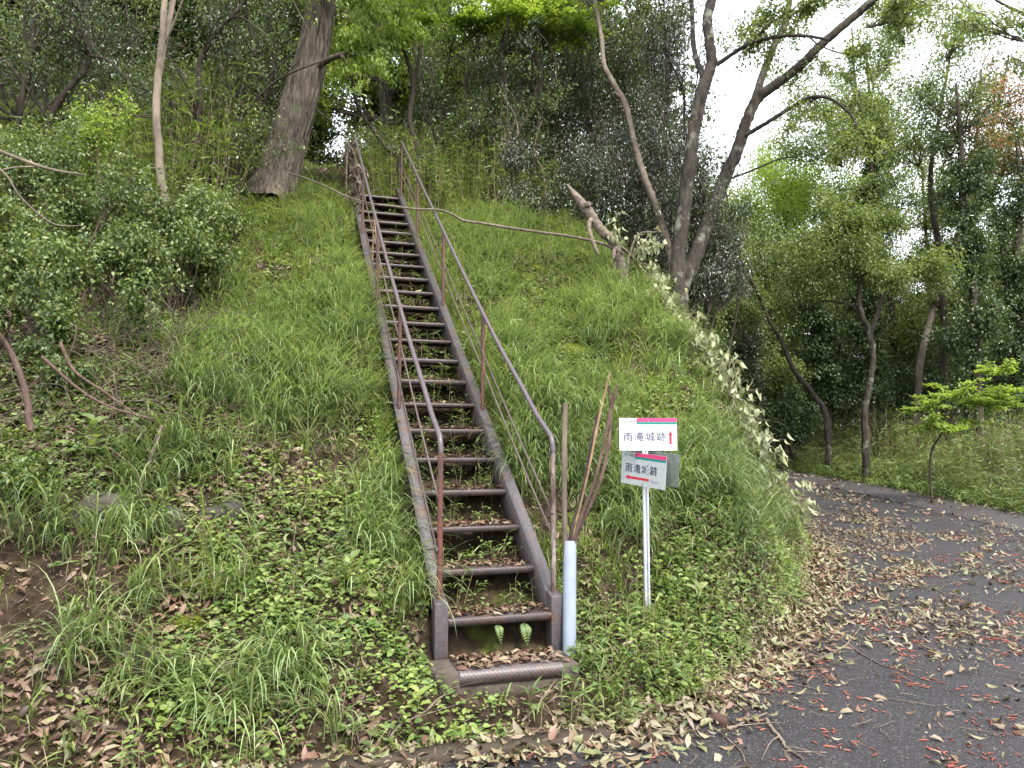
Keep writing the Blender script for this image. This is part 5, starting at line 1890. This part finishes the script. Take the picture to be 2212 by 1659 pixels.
# dark hollow shrubs beyond the road bend
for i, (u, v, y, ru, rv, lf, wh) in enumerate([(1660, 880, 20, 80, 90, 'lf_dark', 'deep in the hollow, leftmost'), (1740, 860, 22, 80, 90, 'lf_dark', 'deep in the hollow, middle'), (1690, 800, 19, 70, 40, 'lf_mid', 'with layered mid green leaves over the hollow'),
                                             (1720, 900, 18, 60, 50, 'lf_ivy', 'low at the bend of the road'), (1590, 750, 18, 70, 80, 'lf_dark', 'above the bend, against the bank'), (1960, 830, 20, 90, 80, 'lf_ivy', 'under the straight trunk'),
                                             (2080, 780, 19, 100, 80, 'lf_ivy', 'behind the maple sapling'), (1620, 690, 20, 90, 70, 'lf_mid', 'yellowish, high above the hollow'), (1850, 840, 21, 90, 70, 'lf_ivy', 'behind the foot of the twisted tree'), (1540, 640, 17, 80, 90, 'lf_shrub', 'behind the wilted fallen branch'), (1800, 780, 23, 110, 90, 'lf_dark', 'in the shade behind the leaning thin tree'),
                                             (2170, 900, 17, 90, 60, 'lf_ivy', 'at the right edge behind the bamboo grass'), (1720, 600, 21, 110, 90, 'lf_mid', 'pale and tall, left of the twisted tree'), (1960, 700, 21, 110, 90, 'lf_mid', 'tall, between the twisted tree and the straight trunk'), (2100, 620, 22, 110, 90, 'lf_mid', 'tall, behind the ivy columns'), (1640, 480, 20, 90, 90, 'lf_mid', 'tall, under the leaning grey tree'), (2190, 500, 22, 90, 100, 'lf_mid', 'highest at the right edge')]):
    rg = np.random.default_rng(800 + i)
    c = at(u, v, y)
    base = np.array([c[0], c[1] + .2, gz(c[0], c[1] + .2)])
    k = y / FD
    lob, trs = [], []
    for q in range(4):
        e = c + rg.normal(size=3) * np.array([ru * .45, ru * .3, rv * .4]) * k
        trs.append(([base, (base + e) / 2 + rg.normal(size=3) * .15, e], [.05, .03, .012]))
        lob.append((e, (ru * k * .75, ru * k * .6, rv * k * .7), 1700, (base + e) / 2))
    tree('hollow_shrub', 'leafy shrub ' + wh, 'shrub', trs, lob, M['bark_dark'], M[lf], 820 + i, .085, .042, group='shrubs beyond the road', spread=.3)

# ---- generic background forest: prototypes and copies
PROTO = []
for j, (lf, bk, LL_, nl, dens) in enumerate([('lf_mid', 'bark_grey', .11, 1500, 1.0), ('lf_shrub', 'bark_dark', .10, 1700, 1.1), ('lf_bright', 'bark_grey', .11, 1100, .8), ('lf_dark', 'bark_dark', .10, 1900, 1.2)]):
    rg = np.random.default_rng(900 + j)
    H = 8.0
    tr = [np.array([0, 0, -.3]), np.array([.15, .1, 2]), np.array([-.1, .2, 4.2]), np.array([.2, 0, 6.4]), np.array([.1, .1, 7.8])]
    R0 = [.17, .14, .11, .07, .03]
    root = bpy.data.objects.new('forest_tree', None)
    root.empty_display_size = .1
    mbt = MB()
    P = spline(np.array(tr), 24)
    tubes(mbt, P, np.interp(np.linspace(0, 1, 24), np.linspace(0, 1, 5), R0), 9, lump=.04, rng=rg)
    lobes = []
    for q in range(18):
        t = rg.uniform(.08, 1)
        st = P[int(t * 23)]
        a = rg.uniform(0, 2 * PI)
        reach = rg.uniform(.5, 2.3) * (1.15 - .5 * t)
        c = st + np.array([math.cos(a) * reach, math.sin(a) * reach, rg.uniform(.1, .9)])
        lobes.append((c, np.array([1.1, 1.1, .72]) * rg.uniform(.75, 1.2), nl, st))
        Q = spline(np.array([st, (st + c) / 2 + [0, 0, -.1], c]), 8)
        tubes(mbt, Q, np.linspace(.05, .02, 8), 6)
    mbl = MB()
    mtw = MB()
    foliage(mbl, mtw, lobes, rg, LL_, LL_ * .45, spread=.25, rb=.016)
    PROTO.append((mbt.mesh('trunk', M[bk], True), mtw.mesh('twigs', M[bk]), mbl.mesh('crown', M[lf])))

FL = ['mid green forest tree standing in the wood behind', 'dull green bushy forest tree standing in the wood behind', 'bright green light-leaved forest tree standing in the wood behind', 'very dark green forest tree standing in the wood behind']
FG = ['mid green forest trees', 'dull green forest trees', 'bright green forest trees', 'dark green forest trees']
rg = np.random.default_rng(950)
spots = []
for y0, n_, x0, x1 in ((16.5, 9, -14, 2.5), (19.5, 10, -17, 3), (23.5, 11, -20, 4), (28, 12, -23, 14), (34, 14, -26, 24), (27, 5, 9, 22), (23, 4, 10, 21), (31, 7, 6, 26), (40, 12, 5, 34), (36, 5, -14, -4)):
    for i in range(n_):
        x = x0 + (x1 - x0) * (i + .5) / n_ + rg.normal() * .6
        y = y0 + rg.normal() * .9
        d = float(foot_dist(np.array([x]), np.array([y]))[0])
        if -5.2 < d < .6 and x < road_right(y) + .8 and y < 34:
            continue
        if abs(sl_coords(x, y)[1] + .9) < 1.2 and y < 19:
            continue
        spots.append((x, y))
cnt = 0
FT = {0: [], 1: [], 2: [], 3: []}
for (x, y) in spots:
    ratio = x / y
    if ratio > .30:
        k = rg.choice([0, 1, 0, 3])
        sc = rg.uniform(.62, .85)
    elif ratio < -.25:
        k = rg.choice([1, 3, 0, 3])
        sc = rg.uniform(1.0, 1.5)
    else:
        k = rg.choice([2, 0, 2, 1])
        sc = rg.uniform(1.0, 1.5)
    root = thing('forest_tree', FL[k], 'tree', (x, y, gz(x, y)), FG[k])
    FT[k].append(root)
    root.rotation_euler = (0, 0, rg.uniform(0, 2 * PI))
    root.scale = (sc, sc, sc * rg.uniform(.95, 1.15))
    for nm, me in zip(('trunk', 'twigs', 'crown'), PROTO[k]):
        o = bpy.data.objects.new(nm, me)
        COL.objects.link(o)
        o.parent = root

for k in FT:
    order_labels(FT[k], FL[k].replace(' standing in the wood behind', ''), 'of the wood behind')
order_labels([o for o in COL.objects if o.get('group') == 'saplings of the shaded thicket'], 'thin dark sapling', 'in the shaded central thicket')
order_labels([o for o in COL.objects if o.get('group') == 'dark trees of the upper left tangle'], 'dark small-leaved tree', 'in the upper left tangle')

# ---------------------------------------------------------------- fallen wood
tree('fallen_log', 'broken pale dead log jutting up over the bank edge right of the stairs', 'log',
     [(A((1372, 590, 9.9), (1330, 535, 9.9), (1300, 500, 9.9), (1268, 455, 9.9), (1245, 425, 9.9), (1224, 398, 9.9)), [.06, .065, .068, .075, .05, .008]),
      (A((1258, 448, 9.88), (1274, 440, 9.8)), [.045, .036]),
      (A((1285, 485, 9.9), (1276, 475, 9.82), (1272, 492, 9.75), (1280, 520, 9.7), (1292, 550, 9.7)), [.03, .033, .03, .028, .026])], [], M['dead_wood'], None, 130, lump=.05, sides=18)
W_ = [(1330, 540), (1372, 590), (1410, 640), (1445, 690), (1480, 735), (1520, 790), (1545, 830), (1572, 880), (1590, 930), (1615, 980), (1650, 1040), (1690, 1080), (1722, 1105)]


def sil(u, v, out=.06):
    """a point just in front of the bank's outline at picture position (u, v)"""
    for du in range(0, 160, 4):
        p = hit(u - du, v)
        if p is not None and foot_dist(p[0:1], p[1:2])[0] > .05 and p[1] < 14:
            return p + [du / FD * p[1] + 0.02, -.08, out]
    return at(u, v, 9)


wp = [at(1330, 535, 9.8)] + [sil(u, v, .12) for u, v in W_[1:]]
wpl = []
rg = np.random.default_rng(131)
WP = spline(np.array(wp), 60)
lob = []
for i in range(3, 60, 3):
    c = WP[i] + rg.normal(size=3) * [.05, .05, .05]
    lob.append((c + np.array([.06, -.05, -.03]), (.26, .20, .24), int(rg.uniform(12, 62)), WP[max(0, i - 2)]))
tree('wilted_branch', 'long fallen branch of wilting pale leaves trailing down the bank edge', 'branch', [(list(WP[::6]), [.03, .018, .012, .007])], lob, M['dead_wood'], M['lf_pale'], 132, .11, .055, hang=True, seg=2, rb=.006, spread=.3, crown='leaves', tfold=.5)
lob = [(at(1400, 500, 9.6), (.35, .2, .18), 90, wp[1]), (at(1340, 490, 9.7), (.2, .15, .2), 30, wp[0]), (at(1040, 515, 9.3), (.1, .1, .12), 14, at(1040, 500, 9.3))]
tree('wilted_branch', 'short wilted spray of pale leaves hanging beside the dead log', 'branch', [(A((1335, 545, 9.8), (1370, 520, 9.7), (1420, 500, 9.6)), [.02, .014, .008])], lob[:2], M['dead_wood'], M['lf_pale'], 133, .11, .05, hang=True, seg=2, rb=.005, crown='leaves', tfold=.5)

# the bare branch lying across both handrails
def rail_pt(sd, s):
    return SM(np.array([(s, sd * (HW + .04), Z0 + s * SLP + .885 + .03)]))[0]


stick('long thin bare branch lying across both handrails of the stairs', A((620, 372, 9.6), (660, 385, 9.5), (705, 403, 9.3), (750, 425, 9.1), (803, 440, 8.85), (858, 447, 8.7), (905, 452, 8.6), (945, 453, 8.5), (975, 462, 8.5), (1000, 476, 8.6), (1040, 482, 8.7), (1100, 492, 8.9), (1170, 502, 9.2), (1240, 512, 9.5), (1300, 526, 9.8), (1345, 548, 9.85)),
      [.009, .010, .011, .013, .013, .015, .017, .018, .02], M['twig'], cat='branch', name='fallen_branch', n=70, sides=7, lump=.06)

# withered leaf bunch hanging on the left handrail top
lob = [(SM(np.array([(s, -.42 + .1 * math.sin(9 * s), Z0 + s * SLP + h)]))[0], (.13, .10, .16), 90, SM(np.array([(s, -.36, Z0 + s * SLP + h + .1)]))[0]) for s, h in ((6.7, .75), (6.5, .5), (6.3, .25), (6.2, .1), (6.5, .3), (6.8, .45), (6.0, .05), (6.9, .6), (6.6, .12))]
tree('withered_branch', 'withered brown leafy branch caught on the top of the left handrail', 'branch', [([lob[0][0], lob[1][0], lob[2][0]], [.012, .01, .006])], lob, M['dead_wood'], M['lf_dead'], 134, .085, .032, hang=True, seg=2, rb=.004, crown='leaves')
lob = [(SM(np.array([(s, -.30, Z0 + s * SLP + h)]))[0], (.10, .08, .10), 3, SM(np.array([(s, -.3, Z0 + s * SLP + h + .1)]))[0]) for s, h in ((4.6, .5), (4.2, .35), (3.9, .2))]
tree('withered_branch', 'dry tan twig bunch dangling inside the left handrail', 'branch', [([lob[0][0], lob[1][0], lob[2][0]], [.008, .006, .004])], lob, M['stick_tan'], M['dry_grass'], 135, .1, .006, rb=.004, crown='leaves')

# bare branches poking in from the left edge
stick('thick pale bare branch entering from the left edge above the shrubs', A((-40, 310, 5.6), (0, 327, 5.6), (60, 350, 5.65), (110, 366, 5.7), (180, 378, 5.8)), [.018, .016, .013, .008], M['bark_pale'], cat='branch', name='bare_branch', n=30,
      side=[(A((-20, 375, 5.5), (30, 362, 5.6), (100, 360, 5.7)), .010)])
stick('pale curving bare twig below the thick branch at the left edge', A((-20, 350, 4.9), (15, 380, 4.9), (40, 420, 4.9), (75, 455, 4.9), (120, 485, 4.9), (170, 488, 4.9)), [.007, .006, .0055, .003], M['bark_pale'], cat='branch', name='bare_branch', n=30)
stick('brown curved stem rising from the dark bank at the left edge', A((66, 930, 4.6), (58, 860, 4.6), (40, 800, 4.6), (20, 755, 4.6), (-20, 700, 4.5)), [.020, .019, .018, .015], M['stick_red'], cat='stem', name='shrub_stem', n=26)
for i, pp in enumerate([[(130, 740, 4.9), (160, 800, 4.9), (230, 850, 4.9), (300, 900, 4.85)], [(90, 770, 4.9), (170, 840, 4.9), (240, 880, 4.85), (330, 905, 4.8)], [(350, 920, 4.9), (330, 980, 4.8), (300, 1060, 4.7), (320, 1110, 4.7)]]):
    stick(['reddish thin branch in the dark part of the left bank, upper one', 'reddish thin branch in the dark part of the left bank, lower one', 'pale crooked twig hanging above the mossy rocks'][i], A(*pp), [.011, .009, .005], M[['stick_red', 'stick_red', 'twig'][i]], cat='branch', name='bare_branch', n=24)

# dense dry tangle of twigs in the dark left part of the bank
mb = MB()
C = scatter(3600, -7, -1.6, 4.4, 8, lambda x, y, z, u, v: on_mound(x, y) & (u < 480) & (v > 380) & (v < 1000))
n = len(C)
t = np.linspace(0, 1, 6)
az0, _ = slope_az(C[:, 0], C[:, 1])
a = az0 + rng.normal(size=n) * 1.3
Ls = rng.uniform(.25, .9, n)
el = rng.uniform(-.2, 1.3, n)
X = C[:, None] + (np.stack([np.cos(a) * np.cos(el), np.sin(a) * np.cos(el), np.sin(el)], 1) * Ls[:, None])[:, None] * t[None, :, None] + np.cumsum(rng.normal(size=(n, 6, 3)) * .022, 1)
X[..., 2] -= .25 * Ls[:, None] * t ** 2
tubes(mb, X, np.linspace(1, .4, 6)[None] * rng.uniform(.0015, .005, n)[:, None], 4)
tag(mb.build('dry_brushwood', M['twig']), 'tangle of dry twigs in the shaded left part of the bank', 'brushwood', kind='stuff')

# larger sticks on the road and bank
def lie(pts, dz=.02):
    P = np.array([hit(u, v) for u, v in pts])
    P = spline(P, 24)
    P[:, 2] = np.maximum(ground(P[:, 0], P[:, 1]), zroad(P[:, 1])) + dz
    return P


ST = [([(1590, 1478), (1640, 1462), (1690, 1448), (1740, 1442)], .014, 'bark_pale', 'thick pale forked stick at the road edge, its forks pointing right'), ([(1640, 1465), (1665, 1420), (1680, 1380)], .009, 'bark_pale', 'short pale stick standing off the forked one at the road edge'),
      ([(1745, 1440), (1790, 1420), (1830, 1395), (1855, 1360)], .010, 'bark_pale', 'pale curved stick pointing up the road beside the forked stick'), ([(1010, 1590), (1080, 1580), (1150, 1582), (1230, 1590), (1340, 1600)], .008, 'stick_red', 'long reddish thin stick lying in the leaves below the steps'),
      ([(1128, 1570), (1165, 1530), (1195, 1480), (1240, 1415)], .008, 'bark_pale', 'pale slanting stick leaning on the earth right of the base step'), ([(1560, 1588), (1600, 1572), (1655, 1550)], .010, 'bark_pale', 'pale stick beside the nearer clod of earth'),
      ([(1655, 1565), (1680, 1600), (1700, 1625), (1740, 1645)], .011, 'bark_pale', 'mottled thick stick at the bottom edge on the asphalt'), ([(1500, 1560), (1560, 1600), (1600, 1640), (1605, 1655)], .006, 'twig', 'thin crooked twig at the bottom edge left of the mottled stick'),
      ([(1830, 1395), (1880, 1430), (1930, 1450), (1990, 1455)], .006, 'twig', 'long thin twig lying on the open asphalt'), ([(1700, 1090), (1735, 1098), (1760, 1108)], .022, 'bark_pale', 'pale cut branch end sticking out of the bank onto the road'),
      ([(770, 1655), (850, 1590), (930, 1535), (1010, 1480), (1060, 1460)], .008, 'twig', 'long dark straight twig on the lower left bank'), ([(540, 1650), (640, 1560), (720, 1520), (800, 1480), (930, 1430)], .006, 'twig', 'long thin brown stick at the bottom of the left bank'),
      ([(1415, 1250), (1440, 1215), (1462, 1190), (1475, 1170)], .007, 'bark_pale', 'pale forked twig right of the sign post'), ([(1330, 1290), (1375, 1255), (1395, 1240)], .006, 'twig', 'thin twig leading to the foot of the sign post'),
      ([(1960, 1340), (2010, 1330), (2060, 1335)], .006, 'twig', 'thin twig across the middle of the road'), ([(2150, 1290), (2180, 1270), (2212, 1262)], .007, 'twig', 'twig at the right edge of the road')]
for i, (pp, r, mt, lab) in enumerate(ST):
    P = lie(pp, r * .8 + .012)
    P[:, :2] += np.cumsum(rng.normal(size=(len(P), 2)) * .003, 0)
    root = thing('fallen_stick', lab, 'stick', P[0], 'fallen sticks lying on road and bank')
    m1 = MB()
    tubes(m1, P, np.linspace(r, r * .45, len(P)) * (1 + .08 * rng.normal(size=len(P))), 7, cap=True)
    m1.build('shaft', M[mt], root, smooth=True)
    for q in (8, 15):
        m1 = MB()
        d = unit(P[q + 1] - P[q])
        sdv = np.cross(d, [0, 0, 1]) * (1 if q == 8 else -1)
        L_ = r * rng.uniform(8, 18)
        Q = np.array([P[q], P[q] + (d + sdv * .8) * L_ * .5 + [0, 0, .01], P[q] + (d * 1.6 + sdv) * L_ + [0, 0, .012]])
        tubes(m1, spline(Q, 6), np.linspace(r * .45, r * .15, 6), 5)
        m1.build('side_shoot', M[mt], root, smooth=True)


# single plants one can point at
def plant(name, label, u, v, h, nl, LL, WW, mat, seed, lean=0.0, up=None):
    rg = np.random.default_rng(seed)
    p = hit(u, v)
    root = thing(name, label, 'plant', p)
    m1, m2 = MB(), MB()
    top = p + np.array([rg.normal() * .02, -.03, h])
    S_ = spline(np.array([p - [0, 0, .02], (p + top) / 2 + rg.normal(size=3) * .008, top]), 8)
    tubes(m1, S_, np.linspace(.0035, .002, 8), 5)
    a = np.arange(nl) * 2.4 + rg.uniform(0, 6)
    t = np.linspace(.35, 1, nl)
    Pp = S_[0] + (S_[-1] - S_[0]) * t[:, None]
    el = .25 + .5 * t
    D = np.stack([np.cos(a) * np.cos(el), np.sin(a) * np.cos(el), np.sin(el)], 1)
    leaves(m2, Pp, D, np.broadcast_to(np.array([0, -.3, 1.]), D.shape) + .2 * rg.normal(size=D.shape), LL * rg.uniform(.75, 1.15, nl), WW * rg.uniform(.8, 1.1, nl), .3, .25, 0, 2)
    m1.build('stem', M['herb'], root)
    m2.build('leaves', mat, root)


plant('young_plant', 'bright yellow-green broad-leaved seedling on the lower left bank', 595, 1345, .12, 6, .075, .038, M['herb_light'], 1)
plant('young_plant', 'light green seedling beside the left stair foot, low on the bank', 905, 1540, .11, 6, .08, .042, M['herb_light'], 2)
plant('young_plant', 'green large-leaved weed left of the stairs near the second tread', 745, 1280, .20, 9, .085, .05, M['lf_mid'], 3)
plant('young_plant', 'soft green broad-leaved cluster in the dark left bank', 210, 1010, .30, 14, .09, .065, M['lf_mid'], 4)
plant('young_plant', 'pale green weed in the middle of the left bank', 480, 1215, .15, 9, .06, .03, M['herb_light'], 5)
plant('young_plant', 'large-leaved plant right of the sign post foot', 1500, 1310, .14, 8, .10, .05, M['lf_mid'], 6)


def fern(label, base, tip, n, w_, mat):
    root = thing('fern', label, 'fern', base)
    mid = (np.array(base) + tip) / 2 + [0, -.03, .04]
    S_ = spline(np.array([base, mid, tip]), n)
    m1, m2 = MB(), MB()
    tubes(m1, S_, np.linspace(.002, .0008, n), 4)
    d = unit(np.gradient(S_, axis=0))
    sd = unit(np.cross(d, [0.2, -1, .3]))
    prof = np.sin(np.linspace(.35, PI, n)) * w_
    for g_ in (-1, 1):
        leaves(m2, S_, sd * g_ + d * .5, np.broadcast_to(np.array([0.1, -1, .5]), d.shape), prof, prof * .42 + .002, .15, .2, 0, 2)
    m1.build('midrib', M['herb'], root)
    m2.build('frond', mat, root)


for lab, (s0_, l0_), (s1_, l1_) in (('pale fern frond hanging below the lowest tread, left one', (.04, -.01), (-.07, -.03)), ('pale fern frond hanging below the lowest tread, right one', (.04, .16), (-.07, .19))):
    wq = .030 if l0_ < .1 else .040
    fern(lab, SM(np.array([(s0_, l0_, .43)]))[0], SM(np.array([(s1_ + .03, l1_ + (.02 if l0_ < .1 else -.035), .33 if l0_ < .1 else .31)]))[0], 13, wq, M['herb'])
